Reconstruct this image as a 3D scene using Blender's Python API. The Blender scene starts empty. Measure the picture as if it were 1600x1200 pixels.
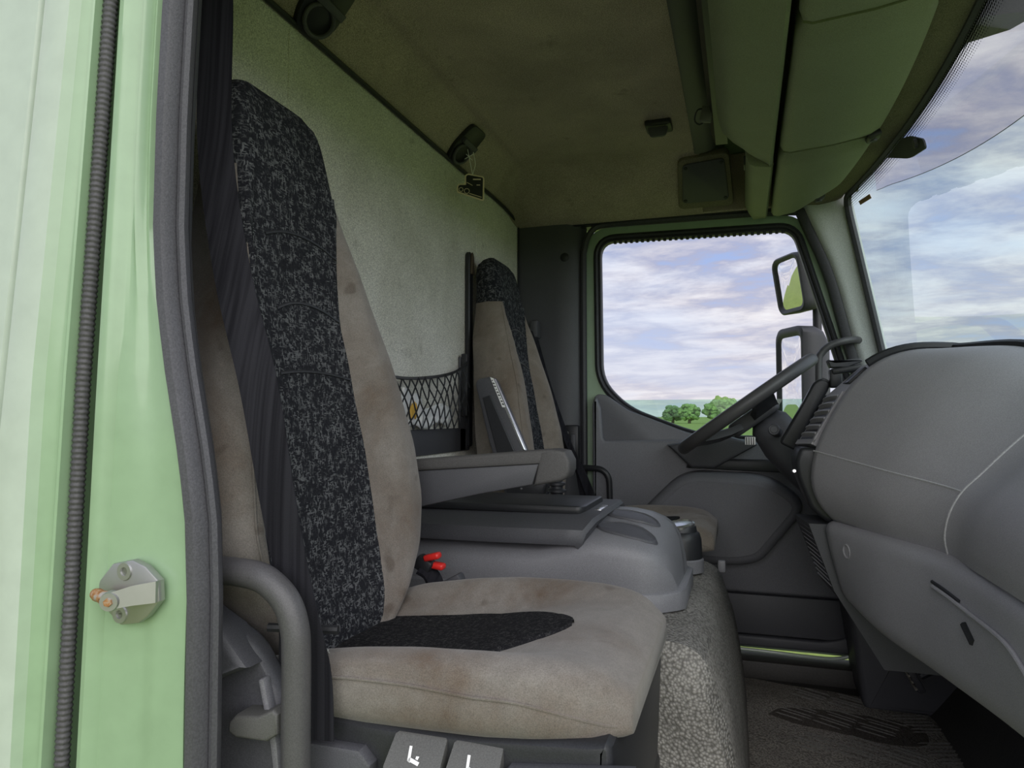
import bpy, bmesh, math, random
from mathutils import Vector, Matrix
random.seed(7)
scene = bpy.context.scene
COL = scene.collection
# ------------------------------------------------------------------ camera
# truck cab in metres: X forwards, Y across the cab towards the driver's door, Z up from the cab floor
cam_d = bpy.data.cameras.new('camera'); cam = bpy.data.objects.new('camera', cam_d); COL.objects.link(cam)
cam.location = (0, -0.66, 1.0)
cam_d.sensor_fit = 'HORIZONTAL'; cam_d.sensor_width = 36.0
cam_d.lens = 36.0 * 1109 / 1600
cam.rotation_euler = (math.radians(90 + 2.58), 0, math.radians(18.0))
cam_d.clip_start = 0.02; cam_d.clip_end = 3000
scene.camera = cam
scene.view_settings.view_transform = 'Standard'
scene.view_settings.look = 'None'
scene.view_settings.gamma = 1
scene.view_settings.use_curve_mapping = False
scene.view_settings.exposure = 0.0

# ------------------------------------------------------------------ node helper
class NT:
    def __init__(s, tree): s.t = tree; s.n = tree.nodes; s.l = tree.links
    def node(s, typ, **k):
        nd = s.n.new(typ)
        for a, v in k.items(): setattr(nd, a, v)
        return nd
    def link(s, a, b): s.l.new(a, b)
    def math(s, op, a, b=None, c=None, clamp=False):
        nd = s.node('ShaderNodeMath', operation=op); nd.use_clamp = clamp
        for i, v in enumerate((a, b, c)):
            if v is None: continue
            if isinstance(v, (int, float)): nd.inputs[i].default_value = v
            else: s.link(v, nd.inputs[i])
        return nd.outputs[0]
    def ramp(s, fac, stops):
        nd = s.node('ShaderNodeValToRGB'); cr = nd.color_ramp
        while len(cr.elements) < len(stops): cr.elements.new(0.5)
        for e, (p, c) in zip(cr.elements, stops):
            e.position = p; e.color = (c[0], c[1], c[2], 1) if not isinstance(c, (int, float)) else (c, c, c, 1)
        s.link(fac, nd.inputs[0]); return nd.outputs[0]
    def mix(s, fac, a, b, blend='MIX'):
        nd = s.node('ShaderNodeMix', data_type='RGBA', blend_type=blend)
        for sock, v in ((nd.inputs[0], fac), (nd.inputs[6], a), (nd.inputs[7], b)):
            if isinstance(v, (int, float)): sock.default_value = v
            elif isinstance(v, tuple): sock.default_value = (v[0], v[1], v[2], 1)
            else: s.link(v, sock)
        return nd.outputs[2]
    def noise(s, vec, scale, detail=2, rough=0.5, dist=0):
        nd = s.node('ShaderNodeTexNoise'); nd.inputs['Scale'].default_value = scale
        nd.inputs['Detail'].default_value = detail; nd.inputs['Roughness'].default_value = rough
        nd.inputs['Distortion'].default_value = dist
        if vec is not None: s.link(vec, nd.inputs['Vector'])
        return nd.outputs['Fac']
    def mapping(s, vec, scale=(1, 1, 1), loc=(0, 0, 0), rot=(0, 0, 0)):
        nd = s.node('ShaderNodeMapping'); nd.inputs['Scale'].default_value = scale
        nd.inputs['Location'].default_value = loc; nd.inputs['Rotation'].default_value = rot
        s.link(vec, nd.inputs['Vector']); return nd.outputs[0]

# ------------------------------------------------------------------ sky: broken high cloud
world = bpy.data.worlds.new('World'); scene.world = world; world.use_nodes = True
w = NT(world.node_tree); w.n.clear()
tc = w.node('ShaderNodeTexCoord'); sep = w.node('ShaderNodeSeparateXYZ'); w.link(tc.outputs['Generated'], sep.inputs[0])
zc = w.math('MAXIMUM', sep.outputs['Z'], 0.0); den = w.math('ADD', zc, 0.16)
comb = w.node('ShaderNodeCombineXYZ')
w.link(w.math('DIVIDE', sep.outputs['X'], den), comb.inputs[0]); w.link(w.math('DIVIDE', sep.outputs['Y'], den), comb.inputs[1])
v1 = w.mapping(comb.outputs[0], (1.2, 1.6, 1), (3.1, 0.7, 0), (0, 0, 0.5))
n1 = w.noise(v1, 1.5, 8, 0.60, 0.35)
n2 = w.noise(w.mapping(comb.outputs[0], (1, 1.5, 1), (7.3, 2.2, 0)), 3.0, 6, 0.62, 0.3)
n3 = w.noise(w.mapping(comb.outputs[0], (1, 1, 1), (1.3, 9.2, 0)), 0.6, 3, 0.5)
mixn = w.math('ADD', w.math('MULTIPLY', n1, 0.62), w.math('MULTIPLY', n2, 0.38))
cloud = w.ramp(mixn, [(0.38, (0.38, 0.50, 0.82)), (0.445, (0.45, 0.48, 0.66)), (0.495, (0.62, 0.62, 0.73)), (0.555, (0.86, 0.84, 0.89)), (0.625, (1.05, 1.03, 1.03))])
blue = w.ramp(w.math('ADD', w.math('MULTIPLY', n3, 0.65), w.math('MULTIPLY', n1, 0.35)), [(0.46, 0.0), (0.57, 1.0)])
c2 = w.mix(w.math('MULTIPLY', blue, 0.45), cloud, (0.46, 0.63, 0.95))
hz = w.ramp(sep.outputs['Z'], [(0.0, 0.60), (0.22, 0.0)])
c3 = w.mix(hz, c2, (0.80, 0.76, 0.80))
bg = w.node('ShaderNodeBackground'); bg.inputs['Strength'].default_value = 1.0
w.link(c3, bg.inputs['Color'])
wo = w.node('ShaderNodeOutputWorld'); w.link(bg.outputs[0], wo.inputs['Surface'])
# the sun behind thin cloud, on the open-door side
sun_d = bpy.data.lights.new('sun', 'SUN'); sun = bpy.data.objects.new('sun', sun_d); COL.objects.link(sun)
sun_d.energy = 3.1; sun_d.angle = math.radians(80); sun_d.color = (1.0, 0.97, 0.93)
sun.location = (1.5, -6, 6)
sun.rotation_euler = Vector((-0.46, 0.74, -0.38)).to_track_quat('-Z', 'Y').to_euler()

# ------------------------------------------------------------------ materials
def new_mat(name):
    m = bpy.data.materials.new(name); m.use_nodes = True
    t = NT(m.node_tree); b = t.n['Principled BSDF']; return m, t, b
def objco(t): return t.node('ShaderNodeTexCoord').outputs['Object']
def bump(t, b, h, strength, dist=0.002):
    nd = t.node('ShaderNodeBump'); nd.inputs['Strength'].default_value = strength; nd.inputs['Distance'].default_value = dist
    t.link(h, nd.inputs['Height']); t.link(nd.outputs[0], b.inputs['Normal'])
def plastic(name, col, rough=0.5, grain=700, gs=0.25, var=0.12, spec=0.45):
    m, t, b = new_mat(name); co = objco(t)
    n = t.noise(co, 6, 4, 0.6)
    c = t.mix(n, tuple(x * (1 - var) for x in col), tuple(x * (1 + var) for x in col))
    c = t.mix(1.0, c, t.ramp(t.noise(co, grain * 0.8, 2, 0.7), [(0.3, 0.78), (0.7, 1.22)]), 'MULTIPLY')
    t.link(c, b.inputs['Base Color']); b.inputs['Roughness'].default_value = rough
    b.inputs['Specular IOR Level'].default_value = spec
    if gs: bump(t, b, t.noise(co, grain, 2, 0.5), gs, 0.0006)
    return m
def velour(name, col, stain, amount=0.8, seed=0.0):
    m, t, b = new_mat(name); co = t.mapping(objco(t), loc=(seed, seed * 0.7, seed * 1.3))
    a = t.noise(co, 5.5, 5, 0.62, 0.4); fine = t.noise(co, 650, 3, 0.7); mid = t.noise(co, 45, 4, 0.7)
    st = t.math('MULTIPLY', t.ramp(a, [(0.42, 0.0), (0.66, 1.0)]), amount)
    c = t.mix(st, col, stain)
    c = t.mix(t.math('MULTIPLY', t.ramp(mid, [(0.35, 0.0), (0.75, 1.0)]), 0.6), c, tuple(x * 0.66 for x in col))
    spots = t.ramp(t.noise(co, 24, 1, 0.4), [(0.68, 0.0), (0.76, 1.0)])
    c = t.mix(t.math('MULTIPLY', spots, 0.45), c, tuple(x * 0.55 for x in stain))
    c = t.mix(t.ramp(fine, [(0.3, 0.0), (0.7, 1.0)]), t.mix(1.0, c, (0.72, 0.72, 0.72), 'MULTIPLY'), t.mix(1.0, c, (1.22, 1.22, 1.22), 'MULTIPLY'))
    t.link(c, b.inputs['Base Color']); b.inputs['Roughness'].default_value = 0.95; b.inputs['Specular IOR Level'].default_value = 0.1
    b.inputs['Sheen Weight'].default_value = 0.18; b.inputs['Sheen Roughness'].default_value = 0.5
    bump(t, b, fine, 0.35, 0.0012)
    return m
def speckled(name, base, fleck, scale=1.0, axes=(1, 1, 1)):
    # dark woven cloth with short pale dashes running along and across
    m, t, b = new_mat(name); co = objco(t)
    a = t.noise(t.mapping(co, (260 * scale, 260 * scale, 95 * scale)), 1.0, 1, 0.4)
    d = t.noise(t.mapping(co, (90 * scale, 90 * scale, 330 * scale), (5, 2, 1)), 1.0, 1, 0.4)
    blot = t.noise(co, 60 * scale, 2, 0.5)
    f1 = t.ramp(a, [(0.54, 0.0), (0.60, 1.0)]); f2 = t.ramp(d, [(0.55, 0.0), (0.61, 1.0)])
    f = t.math('MULTIPLY', t.math('MAXIMUM', f1, f2), t.ramp(blot, [(0.40, 0.05), (0.58, 1.0)]))
    weave = t.noise(co, 1100, 1, 0.5)
    c = t.mix(f, base, fleck)
    c = t.mix(1.0, c, t.ramp(weave, [(0.3, 0.55), (0.7, 1.35)]), 'MULTIPLY')
    t.link(c, b.inputs['Base Color']); b.inputs['Roughness'].default_value = 0.95; b.inputs['Specular IOR Level'].default_value = 0.1
    bump(t, b, weave, 0.4, 0.001)
    return m
def liner(name, col, dirt, grain=420, amt=0.5, seed=0):
    m, t, b = new_mat(name); co = t.mapping(objco(t), loc=(seed, seed, seed))
    f = t.noise(co, grain, 3, 0.75); l = t.noise(co, 3.2, 5, 0.6, 0.3); s = t.noise(co, 14, 3, 0.6)
    c = t.mix(t.math('MULTIPLY', t.ramp(l, [(0.40, 0.0), (0.68, 1.0)]), amt), col, dirt)
    c = t.mix(t.math('MULTIPLY', t.ramp(s, [(0.66, 0.0), (0.74, 1.0)]), 0.35), c, tuple(x * 0.6 for x in dirt))
    c = t.mix(1.0, c, t.ramp(f, [(0.30, 0.40), (0.70, 1.65)]), 'MULTIPLY')
    t.link(c, b.inputs['Base Color']); b.inputs['Roughness'].default_value = 1.0; b.inputs['Specular IOR Level'].default_value = 0.08
    bump(t, b, f, 0.5, 0.002)
    return m
def glass(name, tint, refl=0.08, rough=0.0):
    m = bpy.data.materials.new(name); m.use_nodes = True; t = NT(m.node_tree); t.n.clear()
    tr = t.node('ShaderNodeBsdfTransparent'); tr.inputs[0].default_value = (*tint, 1)
    gl = t.node('ShaderNodeBsdfGlossy'); gl.inputs['Roughness'].default_value = rough
    fr = t.node('ShaderNodeFresnel'); fr.inputs['IOR'].default_value = 1.45
    mx = t.node('ShaderNodeMixShader'); t.link(t.math('MULTIPLY', fr.outputs[0], refl / 0.04 * 0.5, clamp=True), mx.inputs[0])
    t.link(tr.outputs[0], mx.inputs[1]); t.link(gl.outputs[0], mx.inputs[2])
    o = t.node('ShaderNodeOutputMaterial'); t.link(mx.outputs[0], o.inputs[0])
    return m
def simple(name, col, rough=0.5, metal=0.0, spec=0.5, coat=0.0):
    m, t, b = new_mat(name)
    n = t.noise(objco(t), 30, 3, 0.6)
    c = t.mix(n, tuple(x * 0.88 for x in col), tuple(x * 1.1 for x in col)); t.link(c, b.inputs['Base Color'])
    b.inputs['Roughness'].default_value = rough; b.inputs['Metallic'].default_value = metal
    b.inputs['Specular IOR Level'].default_value = spec; b.inputs['Coat Weight'].default_value = coat
    b.inputs['Coat Roughness'].default_value = 0.12
    return m
M = {}
M['green'] = simple('green_paint', (0.275, 0.405, 0.248), 0.34, 0, 0.5, 0.5)
M['lit_green'] = simple('green_paint_lit', (0.47, 0.545, 0.46), 0.40, 0, 0.5, 0.4)  # the same green paint, lightened in colour for the sky reflected in it
M['half_lit_green'] = simple('green_paint_half_lit', (0.345, 0.46, 0.325), 0.36, 0, 0.5, 0.4)  # the same green paint, partly lightened: reflection fading out, shaded door lifted
M['rubber'] = plastic('black_rubber', (0.045, 0.045, 0.052), 0.5, 300, 0.3, 0.2)
M['seal_grey'] = plastic('grey_rubber', (0.070, 0.069, 0.078), 0.45, 500, 0.35, 0.2)
M['gasket'] = plastic('gasket_rubber', (0.07, 0.068, 0.072), 0.55, 300, 0.2, 0.2)
M['black'] = plastic('black_plastic', (0.022, 0.023, 0.026), 0.42, 700, 0.2)
M['charcoal'] = plastic('charcoal_plastic', (0.072, 0.073, 0.082), 0.5, 800, 0.35)
M['door_plastic'] = plastic('door_plastic', (0.16, 0.162, 0.178), 0.5, 800, 0.4)
M['bar'] = plastic('grab_bar_plastic', (0.075, 0.073, 0.076), 0.42, 900, 0.3, 0.2)
M['dash'] = plastic('dash_plastic', (0.37, 0.358, 0.378), 0.52, 900, 0.45)
M['dash_low'] = plastic('lower_dash_plastic', (0.36, 0.354, 0.376), 0.5, 900, 0.45)
M['seam'] = plastic('seam_grey', (0.46, 0.45, 0.46), 0.6, 500, 0.2)
M['console'] = plastic('console_plastic', (0.19, 0.19, 0.205), 0.45, 900, 0.4)
M['arm'] = plastic('armrest_plastic', (0.078, 0.076, 0.076), 0.6, 700, 0.6, 0.25)
M['grey_button'] = plastic('button_plastic', (0.105, 0.105, 0.10), 0.5, 800, 0.3)
M['pillar_pale'] = plastic('pale_pillar_plastic', (0.66, 0.69, 0.675), 0.6, 600, 0.3, 0.08)
M['overhead'] = plastic('overhead_plastic', (0.235, 0.255, 0.175), 0.55, 700, 0.4, 0.12)
M['velour'] = velour('taupe_velour', (0.225, 0.207, 0.186), (0.115, 0.082, 0.058), 0.9, 0.0)
M['velour_b'] = velour('brown_taupe_velour', (0.26, 0.23, 0.195), (0.15, 0.115, 0.085), 0.8, 2.2)
M['cloth'] = speckled('black_flecked_cloth', (0.018, 0.019, 0.023), (0.125, 0.13, 0.135), 1.3)
M['cloth_seat'] = speckled('black_ribbed_cloth', (0.014, 0.014, 0.016), (0.05, 0.05, 0.05), 2.2)
M['belt'] = None
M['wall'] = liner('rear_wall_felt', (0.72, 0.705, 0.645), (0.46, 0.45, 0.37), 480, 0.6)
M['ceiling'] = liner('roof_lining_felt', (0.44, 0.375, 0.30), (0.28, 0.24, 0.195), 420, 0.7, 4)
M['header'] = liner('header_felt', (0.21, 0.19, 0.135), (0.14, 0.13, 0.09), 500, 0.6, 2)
M['white'] = simple('white_paper', (0.90, 0.90, 0.89), 0.7)
M['yellow'] = simple('yellow_paper', (0.80, 0.48, 0.08), 0.7)
M['red'] = simple('red_plastic', (0.75, 0.03, 0.025), 0.35)
M['steel'] = simple('worn_steel', (0.42, 0.42, 0.41), 0.42, 0.85)
M['chrome'] = simple('silver_trim', (0.70, 0.70, 0.70), 0.25, 0.9)
M['mirror'] = simple('mirror_silver', (0.92, 0.92, 0.92), 0.01, 1.0)
M['cream'] = simple('cream_card', (0.78, 0.66, 0.48), 0.7)
M['sticker'] = simple('brown_sticker', (0.35, 0.20, 0.11), 0.6)
M['brown'] = simple('brown_clip', (0.06, 0.042, 0.025), 0.7)
M['bark'] = simple('bark', (0.10, 0.075, 0.05), 0.9)
M['glass_side'] = glass('green_tinted_door_glass', (0.78, 0.90, 0.84), 0.06)
M['glass_screen'] = glass('tinted_windscreen', (0.86, 0.985, 0.965), 0.018)
M['visor'] = glass('smoked_visor', (0.93, 0.83, 0.875), 0.008)
def belt_mat():
    m, t, b = new_mat('black_webbing'); co = objco(t)
    wv = t.noise(t.mapping(co, (150, 20, 2)), 1.0, 2, 0.5)
    c = t.ramp(wv, [(0.35, (0.010, 0.010, 0.013)), (0.6, (0.022, 0.022, 0.027))]); t.link(c, b.inputs['Base Color'])
    b.inputs['Roughness'].default_value = 0.8; b.inputs['Specular IOR Level'].default_value = 0.12; bump(t, b, t.noise(co, 900, 1), 0.4, 0.0008); return m
M['belt'] = belt_mat()
def rust_mat():
    m, t, b = new_mat('rusty_steel'); n = t.noise(objco(t), 120, 4, 0.6)
    c = t.ramp(n, [(0.38, (0.40, 0.38, 0.35)), (0.50, (0.42, 0.22, 0.09)), (0.65, (0.20, 0.085, 0.03))]); t.link(c, b.inputs['Base Color'])
    b.inputs['Roughness'].default_value = 0.7; b.inputs['Metallic'].default_value = 0.35; return m
M['rust'] = rust_mat()
def mat_mat(name, lo, hi, sc, st):
    m, t, b = new_mat(name); co = objco(t)
    vo = t.node('ShaderNodeTexVoronoi'); vo.feature = 'F1'; vo.inputs['Scale'].default_value = sc
    t.link(t.mapping(co, (1, 1.0, 1)), vo.inputs['Vector']); d = vo.outputs['Distance']
    n = t.noise(co, 7, 4, 0.6)
    c = t.mix(t.ramp(d, [(0.15, 0.0), (0.75, 1.0)]), hi, lo)
    c = t.mix(1.0, c, t.ramp(n, [(0.3, 0.75), (0.7, 1.2)]), 'MULTIPLY')
    t.link(c, b.inputs['Base Color']); b.inputs['Roughness'].default_value = 0.62
    bump(t, b, t.math('SUBTRACT', 1.0, d), st, 0.004); return m
M['tunnel_mat'] = mat_mat('pebbled_grey_vinyl', (0.125, 0.118, 0.107), (0.34, 0.325, 0.30), 190, 0.7)
M['floor_mat'] = mat_mat('pebbled_floor_rubber', (0.20, 0.18, 0.155), (0.48, 0.445, 0.39), 190, 0.8)
M['damp'] = mat_mat('damp_floor_rubber', (0.075, 0.062, 0.05), (0.15, 0.13, 0.11), 190, 0.6)
M['floor_dark'] = plastic('dark_floor_rubber', (0.045, 0.042, 0.038), 0.55, 200, 0.5)
def grass_mat():
    m, t, b = new_mat('meadow_grass'); co = objco(t)
    n = t.noise(co, 0.25, 5, 0.65); f = t.noise(co, 9, 3, 0.7)
    c = t.mix(n, (0.17, 0.26, 0.045), (0.30, 0.36, 0.075)); c = t.mix(1.0, c, t.ramp(f, [(0.3, 0.7), (0.7, 1.25)]), 'MULTIPLY')
    t.link(c, b.inputs['Base Color']); b.inputs['Roughness'].default_value = 0.9; return m
M['grass'] = grass_mat()
def leaf_mat(name, a, c):
    m, t, b = new_mat(name); n = t.noise(objco(t), 1.1, 5, 0.7)
    t.link(t.mix(t.ramp(n, [(0.35, 0.0), (0.65, 1.0)]), a, c), b.inputs['Base Color']); b.inputs['Roughness'].default_value = 0.8; return m
M['leaf'] = leaf_mat('tree_leaves', (0.10, 0.19, 0.05), (0.26, 0.40, 0.11))
M['leaf2'] = leaf_mat('tree_leaves_dark', (0.08, 0.15, 0.06), (0.18, 0.29, 0.10))
def frit_mat():
    # fired-on dots of the windscreen edge: rows of dots that fade out towards the clear glass (UV x along, y across)
    m = bpy.data.materials.new('frit_dots'); m.use_nodes = True; t = NT(m.node_tree); t.n.clear()
    uv = t.node('ShaderNodeTexCoord').outputs['UV']; s = t.node('ShaderNodeSeparateXYZ'); t.link(uv, s.inputs[0])
    fu = t.math('SUBTRACT', t.math('FRACT', t.math('MULTIPLY', s.outputs[0], 190)), 0.5)
    fv = t.math('SUBTRACT', t.math('FRACT', t.math('MULTIPLY', s.outputs[1], 7)), 0.5)
    d = t.math('SQRT', t.math('ADD', t.math('MULTIPLY', fu, fu), t.math('MULTIPLY', fv, fv)))
    r = t.math('SUBTRACT', 0.60, t.math('MULTIPLY', s.outputs[1], 0.48))
    on = t.math('LESS_THAN', d, r)
    tr = t.node('ShaderNodeBsdfTransparent'); df = t.node('ShaderNodeBsdfDiffuse'); df.inputs[0].default_value = (0.02, 0.02, 0.02, 1)
    mx = t.node('ShaderNodeMixShader'); t.link(on, mx.inputs[0]); t.link(tr.outputs[0], mx.inputs[1]); t.link(df.outputs[0], mx.inputs[2])
    o = t.node('ShaderNodeOutputMaterial'); t.link(mx.outputs[0], o.inputs[0]); return m
M['frit'] = frit_mat()

# ------------------------------------------------------------------ object helpers
def tag(o, label=None, cat=None, group=None, kind=None):
    if label: o['label'] = label
    if cat: o['category'] = cat
    if group: o['group'] = group
    if kind: o['kind'] = kind
    return o
def thing(name, label, cat, loc=(0, 0, 0), rz=0, group=None):
    o = bpy.data.objects.new(name, None); COL.objects.link(o); o.empty_display_size = 0.05
    o.location = loc; o.rotation_euler = (0, 0, rz); return tag(o, label, cat, group)
def obj(name, bm, mat, parent=None, smooth=True, world=True, angle=40, recalc=True):
    if recalc: bmesh.ops.recalc_face_normals(bm, faces=bm.faces)
    me = bpy.data.meshes.new(name); bm.to_mesh(me); bm.free()
    me.materials.append(M[mat])
    if smooth:
        me.polygons.foreach_set('use_smooth', [True] * len(me.polygons))
        try: me.set_sharp_from_angle(angle=math.radians(angle))
        except Exception: pass
    o = bpy.data.objects.new(name, me); COL.objects.link(o)
    if parent is not None:
        o.parent = parent
        if world:                                   # vertices are given in cab coordinates
            p = parent; off = Vector((0, 0, 0))
            while p is not None: off += Vector(p.location); p = p.parent
            o.location = -off
    return o
def struct(name, bm, mat, label=None, **k):
    o = obj(name, bm, mat, **k); o['kind'] = 'structure'
    if label: o['label'] = label
    return o
def bm_new(): return bmesh.new()
def add_poly(bm, verts, faces):
    vs = [bm.verts.new(v) for v in verts]
    for f in faces:
        try: bm.faces.new([vs[i] for i in f])
        except ValueError: pass
    return vs
def add_box(bm, c, s, r=0.0, seg=2, rot=None):
    t = bmesh.new(); bmesh.ops.create_cube(t, size=1)
    for v in t.verts: v.co = Vector((v.co.x * s[0], v.co.y * s[1], v.co.z * s[2]))
    if r: bmesh.ops.bevel(t, geom=t.edges[:], offset=r, segments=seg, profile=0.5, affect='EDGES')
    mtx = Matrix.Translation(c)
    if rot is not None: mtx = mtx @ rot
    t.transform(mtx); merge(bm, t)
    return bm
def merge(bm, t):
    me = bpy.data.meshes.new('tmp'); t.to_mesh(me); t.free(); bm.from_mesh(me); bpy.data.meshes.remove(me)
def add_loft(bm, rings, closed=True, caps=True):
    vr = [[bm.verts.new(p) for p in r] for r in rings]; n = len(rings[0])
    for a, b in zip(vr, vr[1:]):
        for i in range(n if closed else n - 1):
            j = (i + 1) % n
            try: bm.faces.new((a[i], a[j], b[j], b[i]))
            except ValueError: pass
    if caps and closed:
        for r in (vr[0], vr[-1]):
            try: bm.faces.new(r)
            except ValueError: pass
    return vr
def spline(pts, n):
    P = [Vector(p) for p in pts]; P = [2 * P[0] - P[1]] + P + [2 * P[-1] - P[-2]]; out = []; m = len(P) - 3
    for i in range(n):
        t = i / (n - 1) * m; k = min(int(t), m - 1); t -= k
        a, b, c, d = P[k:k + 4]
        out.append(0.5 * ((2 * b) + (c - a) * t + (2 * a - 5 * b + 4 * c - d) * t * t + (3 * b - a - 3 * c + d) * t ** 3))
    return out
def lerp(a, b, t): return a + (b - a) * t
def interp(x, xs, ys):
    if x <= xs[0]: return ys[0]
    for i in range(len(xs) - 1):
        if x <= xs[i + 1]:
            t = (x - xs[i]) / (xs[i + 1] - xs[i]); return ys[i] + (ys[i + 1] - ys[i]) * t
    return ys[-1]
def sm(a, b, x):
    t = max(0, min(1, (x - a) / (b - a))); return t * t * (3 - 2 * t)
def add_tube(bm, path, r, n=10, caps=True, closed=False, flat=None):
    P = [Vector(p) for p in path]; rings = []; up = None
    for i, p in enumerate(P):
        if closed: t = P[(i + 1) % len(P)] - P[i - 1]
        else: t = P[min(i + 1, len(P) - 1)] - P[max(i - 1, 0)]
        t.normalize()
        if up is None:
            up = Vector((0, 0, 1)) if abs(t.z) < 0.9 else Vector((1, 0, 0))
        a = (up - t * up.dot(t)).normalized(); up = a; b = t.cross(a)
        rr = r[i] if isinstance(r, (list, tuple)) else r
        rings.append([p + (a * math.cos(2 * math.pi * k / n) + b * math.sin(2 * math.pi * k / n)) * rr for k in range(n)])
    if closed: rings.append(rings[0]); 
    add_loft(bm, rings, True, caps and not closed)
    if closed: bmesh.ops.remove_doubles(bm, verts=bm.verts, dist=1e-6)
    return bm
def add_prism(bm, poly, axis, a, b, r=0.0, seg=2):
    t = bmesh.new()
    def pt(u, v, h): return {'x': (h, u, v), 'y': (u, h, v), 'z': (u, v, h)}[axis]
    n = len(poly); lo = [t.verts.new(pt(u, v, a)) for u, v in poly]; hi = [t.verts.new(pt(u, v, b)) for u, v in poly]
    t.faces.new(lo); t.faces.new(hi[::-1])
    side = []
    for i in range(n): t.faces.new((lo[i], hi[i], hi[(i + 1) % n], lo[(i + 1) % n]))
    bmesh.ops.recalc_face_normals(t, faces=t.faces)
    if r:
        ed = [e for e in t.edges if (e.verts[0] in lo) == (e.verts[1] in lo)]
        bmesh.ops.bevel(t, geom=ed, offset=r, segments=seg, profile=0.5, affect='EDGES')
    merge(bm, t); return bm
def add_lathe(bm, c, prof, n=20, axis=Vector((0, 0, 1))):
    axis = Vector(axis).normalized(); a = axis.orthogonal().normalized(); b = axis.cross(a)
    rings = [[Vector(c) + axis * h + (a * math.cos(2 * math.pi * k / n) + b * math.sin(2 * math.pi * k / n)) * r for k in range(n)] for r, h in prof]
    add_loft(bm, rings); return bm
def round_poly(pts, r, seg=5):
    out = []; n = len(pts)
    for i in range(n):
        p = Vector(pts[i]); a = Vector(pts[i - 1]) - p; b = Vector(pts[(i + 1) % n]) - p
        rr = r[i] if isinstance(r, (list, tuple)) else r
        ra = min(rr, a.length * 0.45, b.length * 0.45)
        p0 = p + a.normalized() * ra; p1 = p + b.normalized() * ra
        for k in range(seg + 1):
            t = k / seg; out.append((p0 * (1 - t) ** 2 + p * 2 * t * (1 - t) + p1 * t * t).to_tuple())
    return out
def offset_poly(pts, d):
    n = len(pts); out = []; area = sum(pts[i][0] * pts[(i + 1) % n][1] - pts[(i + 1) % n][0] * pts[i][1] for i in range(n)); s = 1 if area > 0 else -1
    for i in range(n):
        a = Vector(pts[i - 1]); p = Vector(pts[i]); b = Vector(pts[(i + 1) % n])
        t1 = (p - a); t2 = (b - p)
        if t1.length < 1e-9: t1 = t2
        if t2.length < 1e-9: t2 = t1
        t = (t1.normalized() + t2.normalized()); t = t.normalized() if t.length > 1e-6 else t1.normalized()
        nrm = Vector((t.y, -t.x)) * s; cosv = max(0.5, nrm.dot(Vector((t1.normalized().y, -t1.normalized().x)) * s))
        q = p + nrm * d / cosv; out.append((q.x, q.y))
    return out
def ribbon(bm, path, widths, side, thick):
    rings = []
    P = [Vector(p) for p in path]
    for i, p in enumerate(P):
        t = (P[min(i + 1, len(P) - 1)] - P[max(i - 1, 0)]).normalized()
        s = Vector(side[i] if isinstance(side, list) else side); s = (s - t * s.dot(t)).normalized(); nn = t.cross(s)
        wd = widths[i] if isinstance(widths, list) else widths
        rings.append([p + s * wd / 2 + nn * thick / 2, p - s * wd / 2 + nn * thick / 2, p - s * wd / 2 - nn * thick / 2, p + s * wd / 2 - nn * thick / 2])
    add_loft(bm, rings); return bm
def grid_bm(f, nu, nv):
    bm = bm_new(); vs = [[bm.verts.new(f(i / (nu - 1), j / (nv - 1))) for j in range(nv)] for i in range(nu)]
    for i in range(nu - 1):
        for j in range(nv - 1): bm.faces.new((vs[i][j], vs[i + 1][j], vs[i + 1][j + 1], vs[i][j + 1]))
    return bm
def thicken(o, t, offset=-1):
    md = o.modifiers.new('solid', 'SOLIDIFY'); md.thickness = t; md.offset = offset; return o

# ================================================================== OUTSIDE
g = struct('ground', grid_bm(lambda u, v: ((u - 0.5) * 3000, (v - 0.5) * 3000, -1.05), 3, 3), 'grass', 'green meadow around the truck')
def blob_tree(x, y, h, wd, mat, label, seed):
    rnd = random.Random(seed)
    t = thing('tree', label, 'tree', (x, y, -1.05), 0, 'trees on the far side of the meadow')
    bm = bm_new()
    for k in range(110):
        a = rnd.random() * 6.283; q = rnd.random() ** 0.5; hh = rnd.uniform(0.15, 1.0)
        rr = wd * 0.5 * math.sin(math.pi * min(0.97, 0.16 + hh * 0.72)) * q
        s = rnd.uniform(0.07, 0.15) * wd
        b2 = bmesh.new(); bmesh.ops.create_icosphere(b2, subdivisions=2, radius=1)
        for vtx in b2.verts: vtx.co *= rnd.uniform(0.78, 1.22)
        b2.transform(Matrix.Translation((math.cos(a) * rr, math.sin(a) * rr, h * (0.12 + 0.80 * hh))) @ Matrix.Diagonal((s, s, s * 0.8, 1)))
        merge(bm, b2)
    obj('crown', bm, mat, t, smooth=False, world=False)
    bm = bm_new(); add_tube(bm, [(0, 0, -0.1), (0.1, 0, h * 0.3), (0, 0.1, h * 0.6)], [0.45, 0.35, 0.15], 8); obj('trunk', bm, 'bark', t, world=False)
for x, y, h, wd, mt, lb, sd in [
    (-19, 206, 4.9, 6, 'leaf2', 'low dark tree at the free end of the tree line', 1),
    (-14, 200, 5.3, 6, 'leaf', 'low bright green tree beside the end of the tree line', 2),
    (-5.2, 200, 7.0, 9, 'leaf', 'tallest light green tree with a domed crown in the tree line', 3),
    (5, 203, 6.6, 9, 'leaf', 'light green tree partly behind the steering wheel rim', 4),
    (15.5, 206, 6.6, 9, 'leaf2', 'dark green tree behind the steering wheel hub', 5)]:
    blob_tree(x, y, h, wd, mt, lb, sd)
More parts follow.
